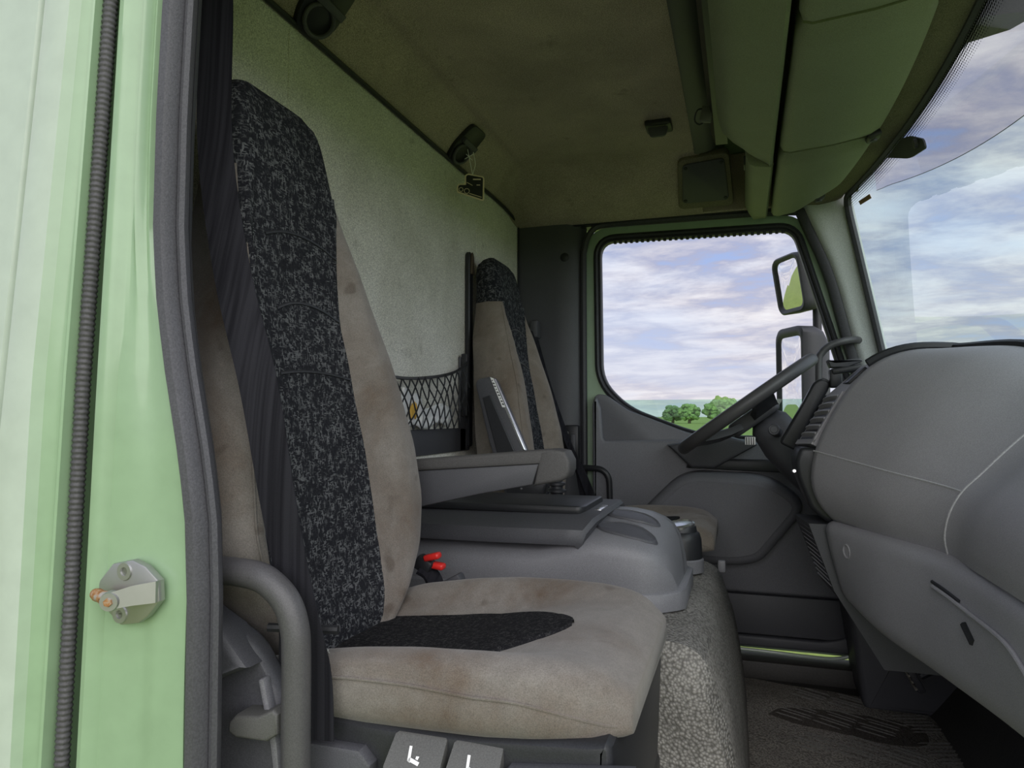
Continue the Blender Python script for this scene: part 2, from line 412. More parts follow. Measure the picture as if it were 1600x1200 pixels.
for k in range(3):
    blob_tree(24 + k * 9.5, 330 + (k % 3) * 9, 8.0 + (k * 37 % 5) * 0.5, 6.5, 'leaf2', 'small dark far tree in the distant row beyond the door mirrors', 20 + k)

# ================================================================== NEAR SIDE: green body pillar with the door jamb
ZS = [0.30 + 1.50 * i / 36 for i in range(37)]
tz = [0.30, 0.61, 1.036, 1.475, 1.80]
def cx(z, a, b, c):            # bottom, middle, top X of a pressed line
    return interp(z, tz, [a - (b - a) * 0.6, a, b, c, c + (c - b) * 0.7])
def seal_x(z): return interp(z, [0.3, 0.61, 0.80, 0.893, 0.97, 1.066, 1.14, 1.216, 1.35, 1.489, 1.8], [-0.583, -0.583, -0.584, -0.589, -0.603, -0.624, -0.636, -0.642, -0.641, -0.635, -0.622])
rows = []
for z in ZS:
    j0 = cx(z, -0.714, -0.699, -0.679); jr = cx(z, -0.704, -0.687, -0.668); s = seal_x(z)
    top = sm(1.05, 1.30, z)        # the pressed ridge near the seal dies out low down
    pts = [(j0, 0.02), (j0 + 0.002, -0.036), (j0 + 0.006, -0.044), (jr + 0.002, -0.045), (jr + 0.010, -0.040), (jr + 0.014, -0.034)]
    e = s + 0.004
    for k in range(1, 13):
        u = k / 12; x = lerp(jr + 0.014, e, u)
        low = 0.012 * math.exp(-((u - 0.62) / 0.25) ** 2) * (1 - top)
        rid = -0.010 * top * math.exp(-((u - 0.45) / 0.12) ** 2) - 0.006 * top * math.exp(-((u - 0.80) / 0.07) ** 2)
        y = lerp(-0.034, -0.020, u) + low * 0.3 + rid
        if z < 0.86: y += 0.006 * sm(0.45, 0.62, u) * -1 * (0.5 + 0.5 * math.sin((z - 0.5) * 9))
        pts.append((x, y))
    pts += [(e - 0.002, -0.006), (e - 0.012, 0.004), (e - 0.05, 0.006)]
    rows.append([(x, y, z) for x, y in pts])
bm = bm_new(); add_loft(bm, rows, closed=False)
pil = struct('wall_passenger_side', bm, 'green', 'light green painted door pillar with pressed ridges')
def strip(name, cols, mat, parent=None):
    bm = bm_new(); rows = []
    for z in ZS: rows.append([(cx(z, *c[:3]) + c[4], c[3], z) for c in cols])
    add_loft(bm, rows, closed=False); return obj(name, bm, mat, parent)
out1 = strip('body_side_panel', [(-0.79, -0.79, -0.79, 0.3, -0.75), (-0.847, -0.805, -0.761, -0.07, -0.70), (-0.847, -0.805, -0.761, -0.070, -0.02), (-0.847, -0.805, -0.761, -0.069, -0.006), (-0.847, -0.805, -0.761, -0.062, -0.001), (-0.847, -0.805, -0.761, -0.045, 0.0)], 'lit_green', pil)  # sky reflection put into the colour; the paint is the same green
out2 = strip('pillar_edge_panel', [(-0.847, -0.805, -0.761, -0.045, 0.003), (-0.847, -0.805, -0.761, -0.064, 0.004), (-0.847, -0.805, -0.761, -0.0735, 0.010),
    (-0.800, -0.783, -0.743, -0.0755, 0), (-0.781, -0.768, -0.727, -0.0745, 0), (-0.771, -0.756, -0.715, -0.072, 0)], 'lit_green', pil)  # pale tone is a painted sky reflection on the green paint
out4 = strip('pillar_mid_edge', [(-0.771, -0.756, -0.715, -0.072, 0), (-0.767, -0.751, -0.711, -0.067, 0), (-0.764, -0.747, -0.708, -0.063, 0)], 'half_lit_green', pil)  # in-between tone softens the end of the painted reflection
out3 = strip('pillar_rolled_edge', [(-0.764, -0.747, -0.708, -0.063, 0), (-0.756, -0.738, -0.703, -0.056, 0), (-0.751, -0.732, -0.700, -0.0545, 0), (-0.747, -0.727, -0.697, -0.058, 0), (-0.744, -0.724, -0.695, -0.057, 0), (-0.742, -0.722, -0.693, -0.03, 0), (-0.742, -0.722, -0.693, 0.02, 0)], 'green', pil)
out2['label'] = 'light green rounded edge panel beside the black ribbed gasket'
# ribbed gasket in the gap: ribs too small to pick apart singly
bm = bm_new(); path = []; rad = []
nz = 760
for i in range(nz):
    z = 0.45 + 1.2 * i / (nz - 1); path.append((cx(z, -0.730, -0.714, -0.688), -0.043, z)); rad.append(0.0082 if (i // 2) % 2 else 0.0070)
add_tube(bm, path, rad, 8)
gk = obj('ribbed_gasket', bm, 'gasket'); gk['kind'] = 'structure'; gk.name = 'trim_1'; gk['label'] = 'black ribbed gasket in the gap of the green pillar'
# door weatherstrip on the near opening
bm = bm_new(); rows = []
prof = [(0.000, 0.010), (-0.002, -0.006), (0.002, -0.020), (0.010, -0.028), (0.019, -0.027), (0.025, -0.018), (0.0265, -0.010), (0.0285, -0.013), (0.033, -0.014), (0.036, -0.009), (0.034, 0.0), (0.022, 0.012), (0.0, 0.014)]
for z in ZS: rows.append([(seal_x(z) + a, b - 0.002, z) for a, b in prof])
add_loft(bm, rows); struct('trim_2', bm, 'seal_grey', 'grey rubber weatherstrip around the open doorway')
bm = bm_new(); rows = []
for z in ZS:
    s = seal_x(z); rows.append([(s + 0.024, 0.010, z), (s + 0.014, 0.020, z), (s - 0.002, 0.040, z), (s - 0.018, 0.060, z), (s - 0.040, 0.078, z), (-0.80, 0.10, z), (-0.90, 0.10, z), (-0.90, 0.03, z), (s - 0.03, 0.02, z)])
add_loft(bm, rows); struct('trim_3', bm, 'charcoal', 'dark inner pillar lining beside the doorway')
# rest of the doorway surround (out of frame): header, sill, front pillar
bm = bm_new()
add_box(bm, (-0.1, 0.02, 1.80), (1.3, 0.12, 0.26), 0.02); add_box(bm, (-0.1, 0.03, 0.03), (1.3, 0.12, 0.14), 0.02)  # header hangs low, out of view, to shade the upper rear wall
add_box(bm, (0.60, 0.03, 0.95), (0.16, 0.10, 1.8), 0.02)
struct('wall_doorway_surround_unseen', bm, 'green', 'unseen green doorway surround with its header lowered for shade')
# striker plate with rusty pin
st = thing('door_striker', 'grey steel door striker plate with a rusty pin on the green pillar', 'striker', (-0.645, -0.04, 0.806))
bm = bm_new()
pl = [(-0.690, 0.795), (-0.690, 0.812), (-0.668, 0.836), (-0.640, 0.842), (-0.622, 0.836), (-0.604, 0.822), (-0.602, 0.800), (-0.618, 0.782), (-0.630, 0.774), (-0.655, 0.770)]
add_prism(bm, pl, 'y', -0.040, -0.030, 0.0022, 2); obj('plate', bm, 'steel', st, angle=30)
bm = bm_new()      # folded strap that carries the pin
add_loft(bm, [[(-0.604, -0.038, 0.822), (-0.604, -0.038, 0.799), (-0.604, -0.043, 0.799), (-0.604, -0.043, 0.822)],
              [(-0.622, -0.052, 0.819), (-0.622, -0.052, 0.798), (-0.622, -0.057, 0.798), (-0.622, -0.057, 0.819)],
              [(-0.640, -0.062, 0.813), (-0.640, -0.062, 0.795), (-0.640, -0.067, 0.795), (-0.640, -0.067, 0.813)]])
obj('strap', bm, 'steel', st, angle=20)
bm = bm_new(); add_lathe(bm, (-0.641, -0.069, 0.803), [(0.0005, 0), (0.0095, 0.0), (0.0105, 0.003), (0.0105, 0.010), (0.008, 0.012)], 20, (-0.35, 0.93, 0.03)); obj('pin_head', bm, 'steel', st)
bm = bm_new(); add_lathe(bm, (-0.646, -0.062, 0.803), [(0.0075, 0), (0.0065, 0.006), (0.0075, 0.013), (0.0065, 0.020), (0.0072, 0.028), (0.006, 0.034)], 14, (-0.93, 0.30, 0.06)); pn = obj('pin', bm, 'rust', st); pn['label'] = 'rusty striker pin'
for sx, sz in ((-0.650, 0.829), (-0.655, 0.782)):
    bm = bm_new(); add_lathe(bm, (sx, -0.0395, sz), [(0.0105, 0), (0.0095, 0.0022), (0.0048, 0.0022), (0.0042, 0.0005), (0.0005, 0.0005)], 18, (0, -1, 0)); obj('bolt', bm, 'steel', st)
bm = bm_new(); add_lathe(bm, (-0.641, -0.0695, 0.803), [(0.005, -0.001), (0.0045, 0.0016), (0.0005, 0.0016)], 6, (0.35, -0.93, -0.03)); obj('socket', bm, 'rust', st)

# ================================================================== SHELL
WX = -0.87
def wall_f(u, v):
    y = lerp(0.02, 2.10, u); z = lerp(0.30, 1.83, v)
    return (WX + 0.02 * sm(1.98, 2.09, y), y, z)
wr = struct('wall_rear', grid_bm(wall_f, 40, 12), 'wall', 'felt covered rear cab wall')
for yy, z0, z1 in ((0.545, 1.45, 1.79), (1.62, 1.30, 1.78)):
    bm = bm_new(); add_tube(bm, [(WX + 0.0005, yy, z0), (WX + 0.0005, yy, z1)], 0.0022, 6); obj('seam', bm, 'wall', wr)
# roof lining: raised centre, sloping down to the rear and to the sides
def ceil_z(x, y):
    r = 0.100 * (1 - sm(-0.885, -0.745, x)); s = 0.150 * sm(1.77, 2.08, y) + 0.150 * (1 - sm(0.03, 0.33, y))
    lump = 0.010 * math.exp(-((x + 0.735) / 0.02) ** 2) * sm(0.2, 0.4, y) * (1 - sm(1.7, 1.85, y))
    return 1.905 - max(r, s) - lump * 0.6
def ceil_f(u, v):
    x = lerp(-0.878, -0.13, u); y = lerp(0.02, 2.085, v); return (x, y, ceil_z(x, y))
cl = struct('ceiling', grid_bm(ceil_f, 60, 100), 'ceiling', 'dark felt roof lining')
bm = bm_new(); add_box(bm, (0.10, 1.05, 1.985), (0.60, 2.1, 0.03)); add_box(bm, (-0.5, 1.05, 1.965), (0.9, 2.16, 0.03)); add_box(bm, (-0.45, 2.16, 1.86), (0.95, 0.04, 0.22)); add_box(bm, (-0.92, 1.05, 1.1), (0.05, 2.2, 1.8))
struct('wall_roof_skin', bm, 'green', 'green outer roof skin')
# front border of the roof lining
bm = bm_new()
rows = []
for i in range(40):
    y = lerp(0.05, 1.80, i / 39); z = ceil_z(-0.13, y)
    rows.append([(-0.145, y, z + 0.01), (-0.145, y, z - 0.006), (-0.135, y, z - 0.010), (-0.105, y, z - 0.006), (-0.085, y, z - 0.001), (-0.06, y, z + 0.03), (-0.06, y, z + 0.08), (-0.145, y, z + 0.08)])
add_loft(bm, rows); struct('trim_4', bm, 'charcoal', 'dark border along the front of the roof lining')
# black piping below the roof lining: along the rear wall, round the corner, along the driver's door
bm = bm_new()
pp = [(WX + 0.008, y, 1.803) for y in (0.1, 0.5, 1.0, 1.5, 1.85)] + [(WX + 0.010, 1.96, 1.795), (WX + 0.025, 2.03, 1.775), (WX + 0.07, 2.062, 1.760), (-0.70, 2.068, 1.757), (-0.4, 2.068, 1.757), (0.0, 2.068, 1.757), (0.12, 2.068, 1.757)]
add_tube(bm, spline(pp, 70), 0.0065, 8); struct('trim_5', bm, 'black', 'black piping below the roof lining')
# driver's side pillar lining
bm = bm_new()
rows = []
for z in [0.10, 0.5, 0.9, 1.2, 1.5, 1.75, 1.80]:
    k = 0.02 * sm(0.5, 1.6, z)
    rows.append([(-0.86, 2.055, z), (-0.84, 2.052, z), (-0.70, 2.05, z), (-0.655 - 0.01 * sm(1.2, 0.6, z), 2.052, z), (-0.625, 2.066, z), (-0.60, 2.085, z), (-0.585, 2.11, z), (-0.86, 2.12, z)])
add_loft(bm, rows); wd_ = struct('wall_driver_side', bm, 'charcoal', 'dark plastic lining of the driver side door pillar')
bm = bm_new(); add_lathe(bm, (-0.662, 2.052, 1.627), [(0.0175, 0), (0.0175, 0.002), (0.015, 0.004), (0.0005, 0.004)], 20, (0, -1, 0)); bt = obj('screw_cover', bm, 'black', wd_)
bm = bm_new(); add_tube(bm, [(-0.852, 2.046, 0.95), (-0.852, 2.046, 1.76)], 0.004, 6); obj('edge_seam', bm, 'black', wd_)

# ------------------------------------------------------------------ driver's door
def add_pillow(bm, poly, y0, y1, r, seg=7):
    # moulded bulge standing out from y0 to y1 with a generous rounded edge
    rings = [[(u, y0, v) for u, v in offset_poly(poly, 0.004)]]
    s = 1 if y1 > y0 else -1
    for k in range(seg + 1):
        a = k / seg * math.pi / 2; rings.append([(u, y1 - s * r * (1 - math.sin(a)), v) for u, v in offset_poly(poly, -r * (1 - math.cos(a)))])
    rings.append([(u, y1 + s * 0.002, v) for u, v in offset_poly(poly, -r * 1.12)])
    add_loft(bm, rings, True, False); bm.faces.new([bm.verts.new(p) for p in rings[-1]])
def plate_hole(bm, outer, inner, y0, y1):
    t = bmesh.new(); ed = []
    for loop in (outer, inner):
        vs = [t.verts.new((u, y0, v)) for u, v in loop]
        ed += [t.edges.new((vs[i], vs[(i + 1) % len(vs)])) for i in range(len(vs))]
    bmesh.ops.triangle_fill(t, edges=ed, use_beauty=True)
    r = bmesh.ops.extrude_face_region(t, geom=t.faces[:]); bmesh.ops.translate(t, verts=[e for e in r['geom'] if isinstance(e, bmesh.types.BMVert)], vec=(0, y1 - y0, 0))
    merge(bm, t)
WIN = round_poly([(-0.527, 1.688), (0.180, 1.680), (0.300, 1.260), (0.375, 0.985), (0.300, 0.925), (-0.10, 0.928), (-0.20, 0.950), (-0.42, 1.035), (-0.522, 1.140)], [0.06, 0.05, 0.1, 0.05, 0.05, 0.1, 0.1, 0.16, 0.08], 6)
WG = offset_poly(WIN, 0.028)
OUT = round_poly([(-0.588, 0.16), (-0.588, 1.745), (0.215, 1.738), (0.30, 1.45), (0.44, 1.0), (0.46, 0.16)], [0.03, 0.10, 0.08, 0.1, 0.1, 0.03], 6)
bm = bm_new(); plate_hole(bm, OUT, WG, 2.10, 2.15); d1 = struct('door_1', bm, 'half_lit_green', "light green driver's door", angle=30)  # same green paint, lightened in colour to lift the shaded door frame
bm = bm_new(); rows = []
prof = [(0.030, 2.10), (0.026, 2.092), (0.018, 2.088), (0.012, 2.092), (0.010, 2.098), (0.004, 2.094), (0.000, 2.098), (-0.001, 2.125), (0.030, 2.13)]
loops = [[(u, y, v) for u, v in offset_poly(WIN, d)] for d, y in prof]
n = len(WIN); rr = [[loops[k][i] for k in range(len(prof))] for i in range(n)]; rr.append(rr[0])
add_loft(bm, rr, closed=True, caps=False); bmesh.ops.remove_doubles(bm, verts=bm.verts, dist=1e-5)
obj('window_gasket', bm, 'rubber', d1)
# run channel felt: small teeth along the top edge of the window
for i in range(30):
    if i == 0:
        bm = bm_new(); add_box(bm, (0, 0, 0), (0.012, 0.012, 0.010), 0.002, 1); tooth = obj('channel_tooth', bm, 'rubber', d1, world=False); o = tooth
    else:
        o = tooth.copy(); COL.objects.link(o); o.parent = d1
    x = lerp(-0.47, 0.15, i / 29); o.location = (x, 2.105, 1.6875 - 0.0075 * (x + 0.5) / 0.68 - 0.004)
# lower door lining
lin = [(-0.555, 0.215), (-0.555, 1.062), (-0.540, 1.086), (-0.505, 1.082), (-0.42, 1.022), (-0.20, 0.938), (-0.10, 0.916), (0.37, 0.91), (0.42, 0.80), (0.42, 0.215)]
bm = bm_new(); add_prism(bm, round_poly(lin, 0.02, 3), 'y', 2.070, 2.105, 0.006, 2); dl = obj('door_lining', bm, 'door_plastic', d1)
# raised lower part with the ledge that closes the triangular recess
low = [(-0.553, 0.370), (-0.553, 1.045), (-0.545, 1.068), (-0.535, 1.068), (-0.520, 1.03), (-0.512, 0.915), (-0.505, 0.905), (-0.25, 0.912), (0.40, 0.895), (0.41, 0.370)]
bm = bm_new(); add_prism(bm, low, 'y', 2.040, 2.072, 0.012, 3); obj('door_panel', bm, 'door_plastic', d1)
bm = bm_new(); add_prism(bm, [(-0.55, 0.225), (-0.55, 0.364), (0.41, 0.364), (0.41, 0.225)], 'y', 2.042, 2.074, 0.006, 2); obj('lower_door_panel', bm, 'charcoal', d1)
bm = bm_new(); add_prism(bm, round_poly([(-0.55, 0.185), (-0.55, 0.222), (0.25, 0.222), (0.31, 0.235), (0.42, 0.30), (0.42, 0.185)], 0.02, 4), 'y', 2.030, 2.078, 0.008, 3); obj('door_bottom_lip', bm, 'charcoal', d1)
pk = round_poly([(-0.375, 0.635), (-0.21, 0.800), (0.085, 0.792), (0.215, 0.695), (0.055, 0.492), (-0.02, 0.472), (-0.15, 0.470), (-0.36, 0.520)], [0.07, 0.07, 0.08, 0.075, 0.08, 0.05, 0.08, 0.06], 7)
bm = bm_new(); add_pillow(bm, pk, 2.045, 1.972, 0.030); pko = obj('map_pocket', bm, 'door_plastic', d1)
bm = bm_new(); add_prism(bm, [(-0.185, 0.845), (-0.20, 0.812), (0.16, 0.800), (0.22, 0.845)], 'y', 2.010, 2.042, 0.008, 2); obj('pocket_opening', bm, 'black', d1)
# triangular grip at the ledge end (mirror switch trim)
bm = bm_new(); add_prism(bm, [(-0.265, 0.895), (-0.06, 0.93), (0.05, 0.90), (-0.10, 0.812), (-0.18, 0.812)], 'y', 1.985, 2.050, 0.012, 3); obj('door_pull', bm, 'charcoal', d1)
# lowered window glass: its upper edge stands just above the belt line
bm = bm_new(); add_prism(bm, [(-0.54, 1.062), (-0.54, 0.85), (0.40, 0.85), (0.37, 1.062)], 'y', 2.108, 2.112)
wg = struct('window_1', bm, 'glass_side', 'green tinted door glass wound almost fully down', smooth=False)
# rubber seal of the driver's doorway
bm = bm_new()
sp = [(-0.592, 0.16), (-0.592, 0.9), (-0.592, 1.55), (-0.588, 1.66), (-0.560, 1.728), (-0.50, 1.752), (-0.3, 1.752), (0.15, 1.742), (0.225, 1.715), (0.275, 1.60), (0.345, 1.35), (0.42, 1.08)]
add_tube(bm, [(p.x, 2.078, p.y) for p in spline([(a, b, 0) for a, b in sp], 80)], 0.0125, 8); struct('trim_6', bm, 'rubber', "black rubber seal around the driver's doorway")
# green sill strip and dark sill below
bm = bm_new(); add_tube(bm, spline([(-0.5, 2.06, 0.166), (0.0, 2.06, 0.164), (0.22, 2.06, 0.158), (0.30, 2.06, 0.162), (0.36, 2.06, 0.182)], 20), 0.0065, 8); struct('trim_7', bm, 'lit_green', 'light green painted door sill edge')
bm = bm_new(); add_box(bm, (-0.05, 2.06, 0.10), (1.1, 0.12, 0.09), 0.01); struct('trim_8', bm, 'floor_dark', 'black rubber door sill')

# ------------------------------------------------------------------ floor, engine cover, bulkhead
fl = struct('floor', grid_bm(lambda u, v: (lerp(-0.9, 0.8, u), lerp(0.0, 2.14, v), 0.085), 3, 3), 'floor_dark', 'dark cab floor')
def mat_edge(x): return 1.955 + 0.035 * math.exp(-((x + 0.0) / 0.10) ** 2) - 0.06 * sm(0.18, 0.5, x)
fm = thing('floor_mat', 'grey pebbled rubber floor mat with raised tread ribs in the driver footwell', 'floor mat', (0.25, 1.3, 0.085))
bm = bm_new(); rows = []
for i in range(26):
    x = lerp(-0.02, 0.60, i / 25); ye = mat_edge(x) - 0.25 * sm(0.50, 0.62, x)
    rows.append([(x, lerp(0.10, ye, j / 16), 0.100 - (0.012 if j == 16 else 0)) for j in range(17)])
add_loft(bm, rows, closed=False); o = obj('mat_sheet', bm, 'floor_mat', fm)
# worn wet patch, ribs
bm = bm_new(); bmr = bm_new()
first = None
def rib(x, y, L, ang):
    global first
    if first is None:
        b = bm_new(); add_loft(b, [[(-0.5, -0.002, -0.001), (-0.5, 0, 0.001), (-0.5, 0.002, -0.001)], [(-0.4, -0.0035, -0.001), (-0.4, 0, 0.0035), (-0.4, 0.0035, -0.001)], [(0.4, -0.0035, -0.001), (0.4, 0, 0.0035), (0.4, 0.0035, -0.001)], [(0.5, -0.002, -0.001), (0.5, 0, 0.001), (0.5, 0.002, -0.001)]])
        first = obj('tread_rib', b, 'tunnel_mat', fm, world=False); o = first
    else:
        o = first.copy(); COL.objects.link(o); o.parent = fm
    o.location = (x - 0.25, y - 1.3, 0.0155); o.rotation_euler = (0, 0, ang); o.scale = (L, 1, 1)
for cxp, cyp, ang, n in ((0.19, 1.86, -0.55, 4), (0.30, 1.83, -0.5, 5), (0.40, 1.86, 0.25, 5), (0.14, 1.70, -0.5, 5), (0.25, 1.68, -0.55, 6), (0.36, 1.66, -0.5, 6), (0.47, 1.72, 0.3, 6), (0.17, 1.50, -0.5, 5), (0.28, 1.50, -0.5, 6), (0.39, 1.48, -0.5, 5), (0.50, 1.54, 0.3, 6)):
    for k in range(n):
        d = (k - (n - 1) / 2) * 0.023
        rib(cxp + d * math.sin(-ang) + 0.01 * (k % 2), cyp + d * math.cos(ang), 0.085 + 0.02 * ((k * 7) % 3) / 2, ang)
bm.free(); bmr.free()
b = bm_new()
blob = [(0.06, 1.66), (0.10, 1.715), (0.20, 1.74), (0.32, 1.735), (0.42, 1.72), (0.48, 1.66), (0.46, 1.57), (0.36, 1.55), (0.24, 1.585), (0.14, 1.61)]
add_prism(b, [(p.x, p.y) for p in spline([(x, y, 0) for x, y in blob + blob[:1]], 40)[:-1]], 'z', 0.100, 0.1012); obj('damp_patch', b, 'damp', fm)
# engine cover between the seats
sec = [(-0.865, 0.10), (-0.865, 0.60), (-0.5, 0.605), (-0.20, 0.606), (-0.14, 0.604), (-0.095, 0.595), (-0.066, 0.570), (-0.046, 0.515), (-0.026, 0.44), (-0.004, 0.28), (0.004, 0.09)]
secs = spline([(x, z, 0) for x, z in sec[1:]], 40)
bm = bm_new(); rows = []
for y, k in ((0.60, 0.10), (0.61, 0.03), (0.635, 0.0), (0.9, 0), (1.2, 0), (1.395, 0), (1.415, 0.02), (1.425, 0.06)):
    rows.append([(-0.865, y, 0.09)] + [(max(-0.865, p.x - k * 0.3), y, max(0.09, p.y - k)) for p in secs])
add_loft(bm, rows, closed=True, caps=True); tag(obj('engine_cover', bm, 'tunnel_mat'), 'grey pebbled vinyl engine cover between the two seats', 'engine cover')
bm = bm_new(); add_box(bm, (-0.50, 0.345, 0.27), (0.72, 0.49, 0.36), 0.02); struct('trim_9', bm, 'black', 'dark seat riser under the passenger seat')
bm = bm_new(); add_box(bm, (-0.53, 1.72, 0.27), (0.66, 0.56, 0.36), 0.02); struct('trim_10', bm, 'black', 'dark seat riser under the driver seat')
# bulkhead and footwell slope
bm = bm_new(); add_poly(bm, [(0.52, 0.02, 0.09), (0.52, 2.10, 0.09), (0.74, 2.10, 0.38), (0.74, 0.02, 0.38), (0.76, 2.10, 1.08), (0.76, 0.02, 1.08)], [(0, 1, 2, 3), (3, 2, 4, 5)])
struct('wall_front', bm, 'floor_dark', 'dark footwell bulkhead', angle=20)
bm = bm_new(); add_box(bm, (0.79, 1.05, 0.5), (0.04, 2.2, 1.2)); add_box(bm, (-0.05, 1.05, 0.02), (1.8, 2.2, 0.06)); struct('wall_front_skin', bm, 'green', 'green outer front panel')
# kick panel at the driver's front pillar
bm = bm_new(); add_prism(bm, round_poly([(0.27, 0.62), (0.265, 0.56), (0.31, 0.34), (0.345, 0.09), (0.62, 0.09), (0.62, 0.62)], 0.02, 3), 'y', 1.80, 2.08, 0.02, 3)
struct('trim_11', bm, 'charcoal', 'dark kick panel at the front pillar foot')
# ------------------------------------------------------------------ windscreen and front pillars
def ws_x(y, z): return 0.345 + (1.80 - z) * 0.19 + 0.085 * (1 - ((y - 1.05) / 0.97) ** 2)
WZT = 1.775
def ws_f(u, v):
    y = lerp(0.04, 2.02, u); z = lerp(1.00, WZT, v); return (ws_x(y, z), y, z)
ws = struct('window_2', grid_bm(ws_f, 40, 16), 'glass_screen', 'greenish tinted windscreen'); 
# black edge of the screen
bm = bm_new(); path = [(ws_x(2.02, z) - 0.002, 2.02, z) for z in (1.0, 1.2, 1.4, 1.6, 1.70)] + [(ws_x(2.01, 1.745) - 0.002, 2.008, 1.745), (ws_x(1.98, 1.77) - 0.002, 1.98, 1.768)] + [(ws_x(y, WZT) - 0.002, y, WZT) for y in (1.9, 1.7, 1.4, 1.1, 0.8, 0.5, 0.2)]
add_tube(bm, [p + Vector((0, 0, -0.008 if p.z > 1.74 else 0)) for p in spline(path, 80)], 0.0125, 8); obj('screen_seal', bm, 'rubber', ws)
bm = bm_new(); uvl = bm.loops.layers.uv.new('uv'); N = 60; grid = []
for i in range(N):
    y = lerp(0.2, 1.985, i / (N - 1)); r = []
    for j in range(2):
        z = WZT - 0.014 - 0.052 * j * (1.0 + 0.25 * math.sin(i)*0); r.append((bm.verts.new((ws_x(y, z) - 0.003, y, z)), i / (N - 1), j))
    grid.append(r)
for a, b in zip(grid, grid[1:]):
    f = bm.faces.new((a[0][0], b[0][0], b[1][0], a[1][0]))
    for lp, q in zip(f.loops, (a[0], b[0], b[1], a[1])): lp[uvl].uv = (q[1], q[2])
obj('dotted_band', bm, 'frit', ws, smooth=False)
# driver's side front pillar lining
bm = bm_new(); rows = []
for i in range(14):
    t = i / 13; z = lerp(1.80, 0.98, t)
    xr = interp(z, [0.98, 1.25, 1.45, 1.55, 1.73, 1.80], [0.44, 0.37, 0.325, 0.295, 0.222, 0.20]); xf = ws_x(2.02, z) + 0.006
    rows.append([(xr, 2.085, z), (xr + 0.004, 2.058, z), (xr + 0.022, 2.046, z), (lerp(xr, xf, 0.35), 2.044, z), (lerp(xr, xf, 0.7), 2.036, z), (xf - 0.012, 2.026, z), (xf, 2.03, z), (xf + 0.02, 2.07, z), (xr + 0.03, 2.12, z)])
add_loft(bm, rows); struct('trim_12', bm, 'pillar_pale', 'pale grey lining of the front pillar', angle=50)
bm = bm_new(); rows = []
for i in range(14):
    z = lerp(1.745, 1.0, i / 13); xr = interp(z, [0.98, 1.25, 1.45, 1.55, 1.73, 1.80], [0.44, 0.37, 0.325, 0.295, 0.222, 0.20])
    rows.append([(xr - 0.030, 2.085, z), (xr - 0.026, 2.062, z), (xr - 0.012, 2.056, z), (xr + 0.004, 2.060, z), (xr + 0.012, 2.085, z)])
add_loft(bm, rows); struct('trim_13', bm, 'rubber', 'black rubber seal along the front pillar')
# ================================================================== SEATS
SZ  = [0.60, 0.64, 0.70, 0.77, 0.85, 0.95, 1.05, 1.15, 1.25, 1.33, 1.375, 1.43, 1.475, 1.505, 1.522, 1.530]
SXF = [-0.575, -0.585, -0.598, -0.611, -0.622, -0.636, -0.653, -0.668, -0.680, -0.690, -0.695, -0.700, -0.710, -0.718, -0.728, -0.745]
SHW = [0.085, 0.122, 0.182, 0.230, 0.254, 0.246, 0.222, 0.192, 0.166, 0.140, 0.130, 0.1255, 0.122, 0.112, 0.092, 0.060]
STH = [0.10, 0.115, 0.128, 0.130, 0.130, 0.128, 0.122, 0.118, 0.118, 0.106, 0.100, 0.094, 0.088, 0.076, 0.056, 0.020]
SBO = [0.005, 0.020, 0.042, 0.056, 0.060, 0.060, 0.054, 0.044, 0.030, 0.016, 0.008, 0.0, 0.0, 0.0, 0.0, 0.0]
SIN = [0.062, 0.092, 0.120, 0.124, 0.122, 0.116, 0.102, 0.088, 0.096, 0.110, 0.118, 0.12, 0.12, 0.12, 0.12, 0.12]
def sv(z, tab): return interp(z, SZ, tab)
def smooth_tab(z, tab):
    return (sv(z - 0.015, tab) + sv(z, tab) * 2 + sv(z + 0.015, tab)) / 4
WIDE = 0.0
def ins_left(z): return min(smooth_tab(z, SIN) + WIDE, smooth_tab(z, SHW) * lerp(0.93, 0.995, sm(1.15, 1.3, z)))
def front_x(z, y):
    hw = smooth_tab(z, SHW); u = min(1, abs(y) / hw); ins = (smooth_tab(z, SIN) if y > 0 else ins_left(z)) / hw
    lo = min(0.80, ins * 0.85); hi = min(0.93, lo + 0.28)
    x = smooth_tab(z, SXF) + smooth_tab(z, SBO) * sm(lo, hi, u)
    e = max(0, (u - 0.80) / 0.20); x -= smooth_tab(z, STH) * 0.42 * (1 - math.sqrt(max(0, 1 - e ** 2.2)))
    x += 0.004 * math.exp(-((z - 1.10) / 0.07) ** 2) - 0.010 * sm(0.55, 0.0, u) * sm(1.38, 1.2, z) * 0.5
    return x
def back_ring(z, loc):
    hw = smooth_tab(z, SHW); th = smooth_tab(z, STH); pts = []
    n = 32
    for i in range(n + 1):
        u = -1 + 2 * i / n; y = hw * math.copysign(1 - (1 - abs(u)) ** 1.35, u); pts.append((front_x(z, y) - loc[0], y, z - loc[2]))
    for i in range(1, 12):
        u = 1 - 2 * i / 12; e = max(0, (abs(u) - 0.6) / 0.4)
        pts.append((smooth_tab(z, SXF) - th + th * 0.55 * (1 - math.sqrt(max(0, 1 - e * e))) - loc[0], hw * u, z - loc[2]))
    return pts
LOC = (-0.40, 0.32, 0.45)
